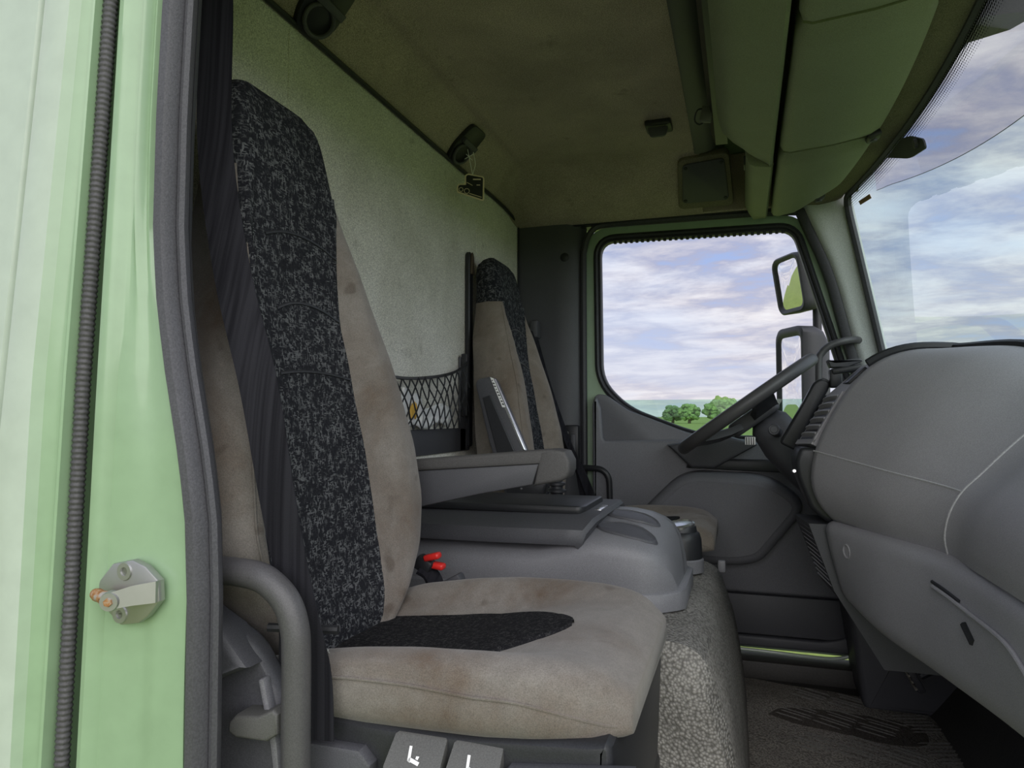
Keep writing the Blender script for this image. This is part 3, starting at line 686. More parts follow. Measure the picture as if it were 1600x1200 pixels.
def cush_tab(x):
    X = [-0.66, -0.62, -0.55, -0.45, -0.37, -0.29, -0.22, -0.172, -0.144, -0.129, -0.120]
    zc = interp(x, X, [0.636, 0.647, 0.654, 0.664, 0.679, 0.698, 0.712, 0.714, 0.707, 0.697, 0.684])
    bs = interp(x, X, [0.015, 0.030, 0.046, 0.052, 0.045, 0.028, 0.013, 0.006, 0.003, 0, 0])
    zb = interp(x, X, [0.634, 0.633, 0.633, 0.634, 0.636, 0.638, 0.640, 0.642, 0.643, 0.645, 0.648])
    hw = interp(x, X, [0.200, 0.215, 0.222, 0.226, 0.228, 0.227, 0.222, 0.212, 0.200, 0.188, 0.175])
    return zc, bs, zb, hw
def cush_s(x):
    a = cush_tab(x - 0.015); b = cush_tab(x); c = cush_tab(x + 0.015); return [(p + 2 * q + r) / 4 for p, q, r in zip(a, b, c)]
def cush_z(x, y):
    zc, bs, zb, hw = cush_s(x); u = min(1, abs(y) / hw); wi = ins_w(x)
    z = zc + bs * sm(0.50, 0.86, u); e = max(0, (u - 0.84) / 0.16); return z - min(0.030, 0.5 * (zc - zb)) * (1 - math.sqrt(max(0, 1 - e * e)))
def ins_w(x): return sum(ins_w0(x + d) for d in (-0.03, -0.015, 0, 0.015, 0.03)) / 5 if x < -0.262 else ins_w0(x) * lerp(1.0, 1.0, 0)
def ins_w0(x): return interp(x, [-0.66, -0.45, -0.40, -0.36, -0.32, -0.29, -0.265, -0.245, -0.235, -0.228], [0.128, 0.131, 0.129, 0.122, 0.107, 0.088, 0.064, 0.040, 0.024, 0.004])
def make_seat(loc, driver, label):
    global WIDE
    R = LOC; WIDE = 0.0 if driver else 0.075
    t = thing('truck_seat', label, 'seat', loc, 0, 'high-backed cab seats')
    vel = 'velour_b' if driver else 'velour'
    zs = [lerp(0.60, 1.375, i / 44) for i in range(45)]
    bm = bm_new(); add_loft(bm, [back_ring(z, R) for z in zs]); back = obj('backrest', bm, vel, t, world=False, angle=60)
    zs = [lerp(1.372, 1.505, i / 10) for i in range(11)] + [1.512, 1.518, 1.523, 1.527, 1.530]
    bm = bm_new(); add_loft(bm, [back_ring(z, R) for z in zs]); hd = obj('headrest', bm, 'cloth', t, world=False, angle=60)
    # dark insert with three cross seams
    def insf(u, v):
        z = lerp(0.628, 1.385, v); hw = smooth_tab(z, SIN); y = lerp(-max(hw, ins_left(z)), hw, u)
        if z < 0.66: y *= lerp(0.75, 1, (z - 0.628) / 0.032)
        e = abs(u * 2 - 1); return (front_x(z, y) + (0.0065 if e < 0.93 else 0.001) - R[0] - 0.002 * 0, y, z - R[2])
    insr = obj('backrest_insert', grid_bm(insf, 29, 80), 'cloth', t, world=False, angle=60)
    for zz in (1.062, 1.160, 1.272):
        bm = bm_new(); hw = smooth_tab(zz, SIN) - 0.002
        pth = []
        for i in range(21):
            u = i / 20 * 1.94 - 0.97; z = zz + (0.020 * (1 - u * u) if zz > 1.1 else 0.008 * (1 - u * u)); pth.append((front_x(z, hw * u) + 0.0062 - R[0], hw * u, z - R[2]))
        add_tube(bm, pth, 0.0028, 6); obj('seam', bm, 'black', insr, world=False)
    for s in (-1, 1):      # piping down each bolster
        bm = bm_new(); pth = []
        for i in range(40):
            z = lerp(0.64, 1.36, i / 39); hw = smooth_tab(z, SHW); y = s * hw * 0.93; pth.append((front_x(z, y) + 0.0005 - R[0], y, z - R[2]))
        add_tube(bm, pth, 0.0016, 6); obj('bolster_piping', bm, vel, back, world=False)
    # cushion
    sh = 0.085 if driver else 0.0
    R = (LOC[0], LOC[1], LOC[2] + (0.030 if driver else 0.0))
    xs = [-0.66, -0.65, -0.63] + [lerp(-0.61, -0.16, i / 30) for i in range(31)] + [-0.150, -0.142, -0.135, -0.130, -0.126, -0.123, -0.120]
    bm = bm_new(); rings = []
    for x in xs:
        zc, bs, zb, hw = cush_s(x); r = []
        for i in range(37):
            u = -1 + 2 * i / 36; y = hw * math.copysign(1 - (1 - abs(u)) ** 1.4, u); r.append((x + sh - R[0], y, cush_z(x, y) - R[2]))
        zt = cush_z(x, hw)
        for k, (du, dz) in enumerate(((1.018, 0.78), (1.022, 0.5), (1.012, 0.25), (0.97, 0.06), (0.9, 0.0))): r.append((x + sh - R[0], hw * du, lerp(zb, zt, dz) - R[2]))
        for k, (du, dz) in enumerate(((0.9, 0.0), (0.97, 0.06), (1.012, 0.25), (1.022, 0.5), (1.018, 0.78))): r.append((x + sh - R[0], -hw * du, lerp(zb, zt, dz) - R[2]))
        rings.append(r)
    add_loft(bm, rings); cu = obj('cushion', bm, vel, t, world=False, angle=70)
    def cif(u, v):
        x = lerp(-0.625, -0.229, v ** 0.85 if v > 0 else 0); w_ = ins_w(x); y = w_ * (u * 2 - 1); e = abs(u * 2 - 1)
        return (x + sh - R[0], y, cush_z(x, y) + (0.0045 if e < 0.94 else 0.0) - R[2])
    obj('cushion_insert', grid_bm(cif, 25, 60), 'cloth_seat', t, world=False, angle=70)
    for s in (-1, 1):
        bm = bm_new(); pth = []
        for i in range(40):
            x = lerp(-0.60, -0.135, i / 39); zc, bs, zb, hw = cush_s(x); k = 1 - 0.30 * sm(-0.26, -0.135, x)
            pth.append((x + sh - R[0], s * hw * 1.019, lerp(zb, cush_z(x, hw), 0.86 * k) - R[2]))
        add_tube(bm, pth, 0.0016, 6); obj('cushion_seam', bm, vel, cu, world=False)
    return t
seat = make_seat(LOC, False, 'taupe velour passenger seat with black flecked centre, armrest folded down')
dseat = make_seat((-0.448, 1.63, 0.45), True, 'taupe velour driver seat beside the rear net with its armrest folded up')
# ---- passenger seat: plastic base, shield, handle, buttons, armrest, buckles
bm = bm_new(); add_prism(bm, [(-0.60, 0.45), (-0.60, 0.645), (-0.40, 0.640), (-0.30, 0.642), (-0.16, 0.653), (-0.142, 0.656), (-0.136, 0.650), (-0.133, 0.60), (-0.140, 0.45)], 'y', 0.095, 0.55, 0.012, 3); base = obj('seat_base', bm, 'black', seat, angle=30)
bm = bm_new(); add_prism(bm, [(-0.50, 0.45), (-0.50, 0.6160), (-0.425, 0.6160), (-0.410, 0.6010), (-0.410, 0.45)], 'y', 0.078, 0.10, 0.006, 2); obj('base_trim', bm, 'charcoal', seat, angle=30); bm = bm_new(); add_prism(bm, [(-0.258, 0.45), (-0.258, 0.6080), (-0.245, 0.6220), (-0.11, 0.6380), (-0.11, 0.45)], 'y', 0.078, 0.10, 0.006, 2); obj('base_trim', bm, 'charcoal', seat, angle=30)
for x0, x1 in ((-0.388, -0.321), (-0.315, -0.254)):
    # paddle button: upright face below, sloping face with the symbol above
    bm = bm_new(); add_loft(bm, [[(x0 + i, y, z), (x1 - i * 0.6, y, z), (x1 - i * 0.6, 0.100, z), (x0 + i, 0.100, z)] for i, y, z in ((0.006, 0.066, 0.560), (0.001, 0.066, 0.604), (0.0, 0.068, 0.609), (0.002, 0.094, 0.634), (0.005, 0.097, 0.636))])
    btn = obj('adjust_button', bm, 'grey_button', seat, angle=25)
    xc = (x0 + x1) / 2; bm = bm_new()
    def mark(pts): add_poly(bm, [(xc + p * 0.001, 0.0675 + (5 + q) * 0.00072, 0.6098 + (5 + q) * 0.00069) for p, q in pts], [tuple(range(len(pts)))])
    mark([(-7, 4), (-3, 2), (-6, 20), (-9.5, 20)] if x0 < -0.35 else [(-7, 4), (-3.5, 2), (-5.5, 20), (-9, 20)]); mark([(-7, 4), (7, 0), (8, 4), (-5, 8)])
    mark([(2, 7), (5, 6), (6, 10), (2, 10)] if x0 < -0.35 else [(7, 2), (10, 1), (10, 6), (7, 6)])
    ic = obj('seat_symbol', bm, 'white', btn, smooth=False); ic['label'] = 'white seat symbol'
bm = bm_new(); add_prism(bm, round_poly([(-0.74, 0.45), (-0.74, 0.760), (-0.615, 0.752), (-0.565, 0.728), (-0.525, 0.670), (-0.512, 0.600), (-0.508, 0.45)], 0.02, 4), 'y', 0.068, 0.10, 0.010, 3); sh_ = obj('side_shield', bm, 'charcoal', seat, angle=30)
bm = bm_new(); add_prism(bm, [(-0.74, 0.775), (-0.635, 0.768), (-0.590, 0.745), (-0.553, 0.706), (-0.625, 0.675), (-0.74, 0.63)], 'y', 0.040, 0.095, 0.010, 3); obj('shield_hood', bm, 'charcoal', seat, angle=30)
bm = bm_new(); add_prism(bm, round_poly([(-0.548, 0.690), (-0.540, 0.692), (-0.520, 0.62), (-0.515, 0.575), (-0.523, 0.575), (-0.530, 0.62)], 0.003, 2), 'y', 0.056, 0.07, 0.003, 2); obj('shield_rib', bm, 'console', seat)
bm = bm_new(); add_prism(bm, [(-0.573, 0.634), (-0.572, 0.646), (-0.562, 0.655), (-0.532, 0.657), (-0.512, 0.667), (-0.505, 0.662), (-0.505, 0.640), (-0.520, 0.630), (-0.562, 0.629)], 'y', 0.036, 0.072, 0.004, 3); o = obj('recline_handle', bm, 'grey_button', seat, angle=35); o['label'] = 'light grey recline handle'
bm = bm_new(); add_tube(bm, [(-0.70, 0.058, 0.64), (-0.66, 0.058, 0.585), (-0.615, 0.058, 0.562), (-0.50, 0.060, 0.566)], 0.006, 8); obj('shield_lip', bm, 'charcoal', seat)
# hinge pivot and bare metal latch wire at the joint of back and cushion
bm = bm_new(); add_tube(bm, [(-0.555, 0.085, 0.742), (-0.470, 0.105, 0.741)], 0.0055, 8); obj('hinge_pin', bm, 'black', seat)
bm = bm_new(); add_box(bm, (-0.532, 0.105, 0.715), (0.035, 0.02, 0.06), 0.005); add_lathe(bm, (-0.515, 0.094, 0.66), [(0.020, 0), (0.020, 0.012), (0.014, 0.016), (0.0005, 0.016)], 16, (0, -1, 0)); obj('hinge_bracket', bm, 'black', seat)
bm = bm_new(); add_tube(bm, spline([(-0.505, 0.097, 0.735), (-0.488, 0.097, 0.722), (-0.478, 0.097, 0.716), (-0.492, 0.097, 0.715)], 10), 0.0022, 6); obj('latch_wire', bm, 'steel', seat)
# armrest of the passenger seat
bm = bm_new(); add_prism(bm, [(-0.72, 0.905), (-0.335, 0.939), (-0.318, 0.936), (-0.306, 0.9145), (-0.72, 0.884)], 'y', 0.612, 0.672, 0.006, 3); add_prism(bm, [(-0.358, 0.934), (-0.330, 0.9385), (-0.312, 0.935), (-0.303, 0.918), (-0.303, 0.900), (-0.308, 0.888), (-0.318, 0.881), (-0.372, 0.870)], 'y', 0.6112, 0.6728, 0.006, 3); ar = obj('armrest', bm, 'arm', seat, angle=35)
bm = bm_new(); add_prism(bm, [(-0.72, 0.8835), (-0.361, 0.9115), (-0.3745, 0.872), (-0.48, 0.851), (-0.72, 0.795)], 'y', 0.614, 0.670, 0.004, 2); obj('armrest_shell', bm, 'charcoal', ar, angle=35)
# red belt buckles
for k, (x, z, tilt) in enumerate(((-0.588, 0.722, 0.25), (-0.583, 0.703, -0.12))):
    bm = bm_new(); add_box(bm, (x, 0.640 + 0.01 * k, z), (0.034, 0.022, 0.013), 0.005, 3, Matrix.Rotation(-tilt, 4, 'Y')); o = obj('buckle_button', bm, 'red', seat); o['label'] = 'red belt release button'
bm = bm_new(); ribbon(bm, spline([(-0.612, 0.635, 0.700), (-0.590, 0.640, 0.685), (-0.578, 0.642, 0.655), (-0.575, 0.642, 0.62)], 14), 0.040, (0.4, 1, 0), 0.006); obj('buckle_strap', bm, 'belt', seat)
bm = bm_new(); add_box(bm, (-0.607, 0.645, 0.705), (0.036, 0.028, 0.030), 0.006, 2, Matrix.Rotation(0.5, 4, 'Y')); obj('buckle_housing', bm, 'black', seat)
bm = bm_new(); add_box(bm, (-0.552, 0.66, 0.672), (0.045, 0.03, 0.018), 0.005, 2, Matrix.Rotation(-0.5, 4, 'Y')); obj('buckle_housing', bm, 'charcoal', seat)
bm = bm_new(); add_box(bm, (-0.535, 0.648, 0.672), (0.010, 0.02, 0.006), 0.002); obj('buckle_button', bm, 'red', seat)

# ---- driver seat: suspension base, folded armrest
bm = bm_new(); add_box(bm, (-0.43, 1.64, 0.525), (0.50, 0.40, 0.15), 0.02); obj('seat_base', bm, 'charcoal', dseat)
bm = bm_new(); add_prism(bm, round_poly([(-0.766, 1.098), (-0.756, 1.112), (-0.718, 1.118), (-0.706, 1.108), (-0.612, 0.905), (-0.590, 0.810), (-0.592, 0.770), (-0.630, 0.752), (-0.668, 0.760), (-0.722, 0.925)], 0.012, 3), 'y', 1.335, 1.385, 0.007, 3); da = obj('armrest', bm, 'charcoal', dseat, angle=35)
bm = bm_new(); add_prism(bm, [(-0.740, 1.055), (-0.716, 1.062), (-0.632, 0.880), (-0.690, 0.880)], 'y', 1.330, 1.338, 0.002, 1); obj('armrest_cover', bm, 'black', da, angle=35)
bm = bm_new(); add_prism(bm, [(-0.716, 1.1175), (-0.704, 1.111), (-0.607, 0.900), (-0.617, 0.900)], 'y', 1.3335, 1.352, 0.002, 1); sl = obj('silver_strip', bm, 'chrome', da, angle=35); sl['label'] = 'silver edge strip'
bm = bm_new(); add_prism(bm, [(-0.7165, 1.116), (-0.706, 1.112), (-0.668, 1.026), (-0.678, 1.026)], 'y', 1.3325, 1.334); lb = obj('label_plate', bm, 'white', da, smooth=False)
bm = bm_new()
for k in range(9):
    q = k / 9 + 0.05; x = lerp(-0.711, -0.673, q); z = lerp(1.110, 1.030, q); add_box(bm, (x, 1.3322, z), (0.0062 if k % 3 else 0.003, 0.0006, 0.0036), 0, 1, Matrix.Rotation(0.42, 4, 'Y'))
obj('label_print', bm, 'black', lb, smooth=False)
bm = bm_new(); add_prism(bm, round_poly([(-0.66, 0.805), (-0.56, 0.822), (-0.535, 0.81), (-0.548, 0.765), (-0.60, 0.735), (-0.66, 0.735)], 0.012, 3), 'y', 1.310, 1.345, 0.006, 2); o = obj('armrest_pivot', bm, 'black', dseat)
bm = bm_new(); add_lathe(bm, (-0.612, 1.3095, 0.79), [(0.004, 0), (0.003, 0.002), (0.0004, 0.002)], 10, (0, -1, 0)); obj('pivot_bolt', bm, 'chrome', o)
bm = bm_new(); add_box(bm, (-0.062, 1.43, 0.580), (0.022, 0.016, 0.034), 0.005); obj('cushion_lever', bm, 'console', dseat)

# ================================================================== SEAT BELTS
sb = thing('seat_belt', 'black webbing seat belt lying down the front of the passenger seat', 'seat belt', (-0.62, 0.2, 0.6))
bm = bm_new()
pth = spline([(-0.700, 0.130, 1.79), (-0.686, 0.125, 1.576), (-0.675, 0.115, 1.372), (-0.623, 0.09, 1.189), (-0.564, 0.07, 1.039), (-0.526, 0.064, 0.886), (-0.498, 0.067, 0.769), (-0.480, 0.069, 0.70), (-0.476, 0.070, 0.625)], 60)
# flat against the chest: the band's width runs across the seat
ribbon(bm, pth, 0.047, [(0.95, 0.30 * sm(0.8, 1.1, p.z), 0.0) for p in pth], 0.0016); obj('webbing', bm, 'belt', sb)
sb2 = thing('seat_belt', 'thin black belt hanging from the dark pillar past the driver seat', 'seat belt', (-0.60, 1.95, 0.69))
bm = bm_new(); ribbon(bm, spline([(-0.775, 1.99, 1.33), (-0.71, 1.97, 1.12), (-0.635, 1.955, 0.92), (-0.575, 1.95, 0.78), (-0.53, 1.945, 0.66)], 30), 0.048, (0.25, 0.97, 0), 0.002); obj('webbing', bm, 'belt', sb2)
bm = bm_new(); ribbon(bm, spline([(-0.62, 1.948, 0.90), (-0.575, 1.946, 0.78), (-0.535, 1.945, 0.64)], 12), [0.006 + 0.006 * i for i in range(12)], (0.95, 0.0, 0.3), 0.003); obj('folded_webbing', bm, 'belt', sb2)
bm = bm_new(); add_box(bm, (-0.772, 2.015, 1.34), (0.030, 0.06, 0.07), 0.008); obj('belt_guide', bm, 'charcoal', sb2)
bm = bm_new(); add_box(bm, (-0.632, 2.035, 0.895), (0.060, 0.035, 0.14), 0.008); ba = obj('anchor_plate', bm, 'black', sb2)
bm = bm_new(); add_box(bm, (-0.622, 2.015, 0.88), (0.018, 0.008, 0.10), 0.003); obj('anchor_slot', bm, 'charcoal', ba)
bm = bm_new(); add_lathe(bm, (-0.645, 2.017, 0.935), [(0.006, 0), (0.005, 0.003), (0.0004, 0.003)], 10, (0, -1, 0)); obj('anchor_bolt', bm, 'steel', ba)

# ================================================================== GRAB BARS
def bar(name, label, path, r, mat, n=14):
    t = bm_new(); add_tube(t, spline(path, 46), r, n); return tag(obj(name, t, mat), label, 'grab bar')
bar('grab_bar', 'thick bent grey grab bar beside the passenger seat base', [(-0.67, 0.055, 0.814), (-0.60, 0.045, 0.817), (-0.54, 0.038, 0.816), (-0.513, 0.036, 0.806), (-0.494, 0.036, 0.788), (-0.484, 0.036, 0.763), (-0.481, 0.036, 0.73), (-0.480, 0.036, 0.62), (-0.480, 0.04, 0.46)], 0.0165, 'bar')
bar('grab_bar', 'thin black hooped grab bar on the driver door pillar', [(-0.585, 2.045, 0.80), (-0.55, 2.035, 0.80), (-0.515, 2.03, 0.795), (-0.492, 2.03, 0.772), (-0.485, 2.03, 0.73), (-0.485, 2.03, 0.60), (-0.50, 2.04, 0.50)], 0.0115, 'black')
bar('grab_bar', 'short dark grab bar on the pale front pillar above the steering wheel', [(0.385, 2.04, 1.262), (0.365, 2.01, 1.262), (0.33, 1.985, 1.255), (0.29, 1.98, 1.242), (0.262, 1.98, 1.218), (0.25, 1.98, 1.18), (0.255, 1.99, 1.02), (0.30, 2.03, 0.97)], 0.0125, 'bar')

# ================================================================== REAR WALL NET POCKET
npk = thing('net_pocket', 'black elastic net pocket in a dark frame on the rear wall', 'net pocket', (-0.86, 1.25, 0.88))
bm = bm_new()
add_prism(bm, [(0.80, 0.888), (1.50, 0.888), (1.50, 0.962), (0.80, 0.962)], 'x', -0.868, -0.860, 0.003, 2); add_prism(bm, [(1.452, 0.888), (1.535, 0.888), (1.540, 1.10), (1.522, 1.19), (1.452, 1.19)], 'x', -0.868, -0.860, 0.003, 2); obj('frame', bm, 'charcoal', npk)
bm = bm_new(); add_box(bm, (-0.848, 1.462, 1.10), (0.022, 0.018, 0.20), 0.004); obj('net_post', bm, 'black', npk)
bm = bm_new(); add_tube(bm, spline([(-0.838, 0.80, 1.105), (-0.836, 1.0, 1.098), (-0.836, 1.2, 1.112), (-0.836, 1.35, 1.135), (-0.836, 1.455, 1.172)], 30), 0.0045, 6); obj('net_rim', bm, 'black', npk)
def nz_top(y): return interp(y, [0.8, 1.0, 1.2, 1.35, 1.455], [1.105, 1.098, 1.112, 1.135, 1.172])
def cord(y0, dy):
    p = []
    for i in range(9):
        v = i / 8; y = y0 + dy * v
        if y > 1.456 or y < 0.80: break
        z = lerp(nz_top(y), 0.962, v); p.append((-0.834 + 0.008 * math.sin(math.pi * v) + 0.002 * math.sin(9 * v + y0 * 30), y + 0.004 * math.sin(v * 7 + y0 * 20), z))
    return p
for k in range(16):
    for dy in (0.115, -0.115):
        y0 = 0.76 + k * 0.046
        p = cord(y0, dy)
        if len(p) > 2:
            bm = bm_new(); add_tube(bm, p, 0.0022, 5); obj('net_cord', bm, 'black', npk)
def crumple(name, label, c, size, mat, seed, tilt=0.0):
    rnd = random.Random(seed); t = bm_new(); nx = 9; ny = 6; R = {}
    f = lambda u, v: (c[0] + size[0] * (math.sin(u * 7 + seed) * 0.3 + math.cos(v * 5 + u * 4) * 0.3), c[1] + size[1] * (u - 0.5), c[2] + size[2] * (v - 0.5) + tilt * (u - 0.5) + 0.006 * math.sin(u * 9 + seed) )
    o = obj(name, grid_bm(f, 14, 8), mat, smooth=True, angle=25); thicken(o, 0.003); return tag(o, label, 'paper')
crumple('folded_paper', 'crumpled white paper with an orange end inside the net pocket', (-0.848, 1.07, 1.018), (0.015, 0.12, 0.085), 'white', 1, -0.02)
crumple('folded_paper', 'small orange wrapper behind the net beside the white papers', (-0.842, 1.075, 1.015), (0.004, 0.035, 0.035), 'yellow', 4)
crumple('folded_paper', 'rolled white leaflet lying in the bottom of the net pocket', (-0.848, 1.235, 1.002), (0.015, 0.22, 0.056), 'white', 3, 0.01)
bm = bm_new(); add_prism(bm, round_poly([(1.508, 0.90), (1.542, 0.90), (1.542, 1.48), (1.534, 1.535), (1.520, 1.548), (1.510, 1.535), (1.508, 1.48)], 0.008, 3), 'x', -0.868, -0.852, 0.003, 1)
wst = tag(obj('wall_strip', bm, 'black'), 'narrow black strip with a brown clip on the rear wall behind the driver seat', 'strap')  # plain black strip down the rear wall
bm = bm_new(); add_prism(bm, [(1.512, 1.470), (1.538, 1.470), (1.534, 1.530), (1.524, 1.543), (1.514, 1.530)], 'x', -0.853, -0.844, 0.003, 1); obj('clip', bm, 'brown', wst)

# ================================================================== D-RING HOOKS, AIR FRESHENER, COAT HOOK, SPEAKER
def dring(y, label):
    zc_ = ceil_z(-0.80, y); t = thing('lashing_ring', label, 'ring', (-0.81, y, zc_), 0, 'lashing rings along the rear of the roof')
    sl = Matrix.Rotation(math.radians(-38), 4, 'Y')     # lies on the slope between wall and roof
    fr = Matrix.Translation((-0.822, y, 1.846)) @ Matrix.Rotation(math.radians(-42), 4, 'Y')
    bm = bm_new(); b2 = bmesh.new()
    pl = round_poly([(-0.062, -0.034), (-0.020, -0.060), (0.070, -0.052), (0.076, 0.044), (-0.020, 0.060), (-0.062, 0.034)], 0.020, 4)
    add_prism(b2, pl, 'z', -0.012, 0.004, 0.003, 2); b2.transform(fr); merge(bm, b2); obj('ring_cup', bm, 'black', t)
    bm = bm_new(); pth = [fr @ Vector((lerp(-0.052, 0.012, 0.5 + 0.5 * math.cos(a)) , 0.042 * math.sin(a), -0.014 - 0.006 * (0.5 - 0.5 * math.cos(a)))) for a in [i * math.pi / 12 for i in range(24)]]
    add_tube(bm, pth, 0.0048, 8, closed=True); obj('ring', bm, 'charcoal', t)
    bm = bm_new(); b2 = bmesh.new(); add_box(b2, (0.016, 0, -0.016), (0.018, 0.096, 0.012), 0.003); b2.transform(fr); merge(bm, b2); obj('ring_bracket', bm, 'charcoal', t)
dring(0.585, 'dark lashing ring in the roof lining above the passenger headrest')
dring(1.375, 'dark lashing ring in the roof lining that carries the hanging air freshener')
af = thing('air_freshener', 'small black truck shaped air freshener with a cream border on a string', 'air freshener', (-0.80, 1.385, 1.66))
AF = Matrix.Translation((-0.795, 1.375, 1.715)) @ Matrix.Rotation(math.radians(20), 4, 'Z') @ Matrix.Scale(1.12, 4)      # card hangs facing the doorway
def af_part(name, fn, mat, parent, **k):
    bm = bm_new(); b2 = bmesh.new(); fn(b2); b2.transform(AF); merge(bm, b2); return obj(name, bm, mat, parent, **k)
tr_out = [(-0.040, -0.018), (-0.040, 0.000), (-0.034, 0.007), (-0.018, 0.007), (-0.018, 0.030), (-0.010, 0.036), (0.034, 0.028), (0.037, 0.022), (0.036, -0.040), (0.030, -0.041)]
af_part('card', lambda t: add_prism(t, round_poly(tr_out, 0.005, 3), 'y', -0.0008, 0.0008), 'cream', af, smooth=False)
pr = af_part('truck_print', lambda t: add_prism(t, round_poly(offset_poly(tr_out, -0.0042), 0.003, 3), 'y', -0.0014, -0.0006), 'black', af, smooth=False)
def lines(t):
    for a_, b_, r_ in ((-0.028, -0.010, 0.0055), (-0.012, -0.014, 0.007)): add_tube(t, [(a_ + r_ * math.cos(q_ * 0.5236), -0.0016, b_ + r_ * math.sin(q_ * 0.5236)) for q_ in range(12)], 0.0009, 5, closed=True)
    add_box(t, (0.016, -0.0016, 0.019), (0.022, 0.0008, 0.0035)); add_box(t, (0.020, -0.0016, 0.003), (0.010, 0.0008, 0.0022)); add_box(t, (0.012, -0.0016, -0.026), (0.036, 0.0008, 0.002), 0, 1, Matrix.Rotation(0.3, 4, 'Y')); add_box(t, (-0.004, -0.0016, 0.006), (0.018, 0.0008, 0.0016), 0, 1, Matrix.Rotation(0.5, 4, 'Y'))
af_part('print_lines', lines, 'cream', pr, smooth=False)
def strg(t):
    add_tube(t, [(0.004, 0, 0.032), (-0.004, 0.0, 0.072), (-0.010, -0.006, 0.102)], 0.0009, 5); add_tube(t, [(0.004, 0, 0.032), (0.012, 0, 0.062), (0.006, -0.004, 0.095)], 0.0009, 5)
    add_tube(t, [(-0.018, -0.002, 0.076), (0.006, -0.002, 0.090)], 0.0009, 5); add_tube(t, [(-0.014, -0.002, 0.090), (0.004, -0.002, 0.072)], 0.0009, 5)
af_part('string', strg, 'white', af)
ch = thing('coat_hook', 'small black coat hook set in the roof lining', 'hook', (-0.235, 1.50, 1.90))
bm = bm_new(); add_box(bm, (-0.235, 1.535, 1.897), (0.080, 0.075, 0.020), 0.006); obj('hook_plate', bm, 'black', ch)
bm = bm_new(); add_prism(bm, round_poly([(-0.268, 1.884), (-0.202, 1.884), (-0.212, 1.852), (-0.258, 1.852)], 0.01, 3), 'y', 1.500, 1.512, 0.003, 2); obj('hook_tongue', bm, 'charcoal', ch)
sp = thing('speaker_grille', 'flat dark square speaker grille in the sloping side of the roof lining', 'speaker', (-0.12, 1.94, 1.80))
def side_frame(x, y): return (x, y, ceil_z(-0.3, y))
a = Vector(side_frame(0, 1.80)); b = Vector(side_frame(0, 2.03)); dirv = (b - a).normalized(); nrm = Vector((0, -dirv.z, dirv.y)); nrm = -nrm if nrm.z > 0 else nrm
fr = Matrix(((1, 0, 0, -0.118), (0, dirv.y, nrm.y, (a.y + b.y) / 2), (0, dirv.z, nrm.z, (a.z + b.z) / 2), (0, 0, 0, 1)))
def sp_part(name, fn, mat, parent):
    bm = bm_new(); b2 = bmesh.new(); fn(b2); b2.transform(fr); merge(bm, b2); return obj(name, bm, mat, parent)
sp_part('grille_frame', lambda t: add_prism(t, round_poly([(-0.085, -0.11), (0.085, -0.125), (0.098, 0.118), (-0.098, 0.118)], 0.025, 4), 'z', -0.02, 0.010, 0.005, 2), 'header', sp)
sp_part('grille_mesh', lambda t: add_prism(t, round_poly([(-0.070, -0.092), (0.070, -0.105), (0.082, 0.085), (-0.082, 0.085)], 0.018, 4), 'z', 0.006, 0.0155, 0.003, 2), 'charcoal', sp)
for u, v in ((-0.060, -0.078), (0.060, -0.090), (-0.070, 0.072), (0.070, 0.072)):
    sp_part('screw', lambda t: add_lathe(t, (u, v, 0.0155), [(0.007, 0), (0.006, 0.002), (0.0005, 0.002)], 10), 'black', sp)

# ================================================================== CENTRE CONSOLE
co = thing('centre_console', 'mid grey plastic console with two oval trays on the engine cover', 'console', (-0.4, 0.95, 0.605))
bm = bm_new(); rings = []
CONS = ((-0.80, 0.748, 0.795, 1.13), (-0.60, 0.750, 0.79, 1.13), (-0.42, 0.752, 0.785, 1.13), (-0.34, 0.770, 0.785, 1.13), (-0.30, 0.784, 0.785, 1.13), (-0.25, 0.782, 0.786, 1.13), (-0.21, 0.776, 0.788, 1.125), (-0.18, 0.766, 0.795, 1.118), (-0.158, 0.752, 0.808, 1.105), (-0.142, 0.728, 0.825, 1.09), (-0.132, 0.68, 0.84, 1.075), (-0.128, 0.640, 0.845, 1.07))
def cons_prof(y0, zt): return [(0.0, 0.6075), (0.0, lerp(0.6075, zt, 0.35)), (0.001, lerp(0.6075, zt, 0.60)), (0.005, zt - 0.052), (0.015, zt - 0.040), (0.055, zt - 0.029), (0.11, zt - 0.015), (0.17, zt - 0.003), (0.22, zt)]
def cons_z(x, y):
    zt = interp(x, [c[0] for c in CONS], [c[1] for c in CONS]); y0 = interp(x, [c[0] for c in CONS], [c[2] for c in CONS]); p = cons_prof(y0, zt)[3:]
    return interp(y - y0, [a for a, b in p], [b for a, b in p])
for x, zt, y0, y1 in CONS:
    side = cons_prof(y0, zt); r = [(x, y0 + dy, z) for dy, z in side] + [(x, y1 - dy, z) for dy, z in ((0.08, zt), (0.03, zt - 0.006), (0.01, zt - 0.025), (0.0, zt - 0.06), (0.0, 0.6075))]
    rings.append([(a_, b_, max(0.6075, c_)) for a_, b_, c_ in r])
add_loft(bm, rings); cb = obj('console_body', bm, 'console', co, angle=50)
bm = bm_new()     # plinth lip round the foot
rings = []
for x, y0, y1 in ((-0.80, 0.788, 1.14), (-0.22, 0.780, 1.135), (-0.16, 0.795, 1.12), (-0.128, 0.825, 1.09), (-0.116, 0.845, 1.07)):
    rings.append([(x, y0, 0.6075), (x, y0, 0.640), (x, y0 + 0.006, 0.645), (x, y1 - 0.006, 0.645), (x, y1, 0.640), (x, y1, 0.6075)])
add_loft(bm, rings); obj('console_foot', bm, 'console', co, angle=50)
bm = bm_new()     # dark storage lid with raised rim
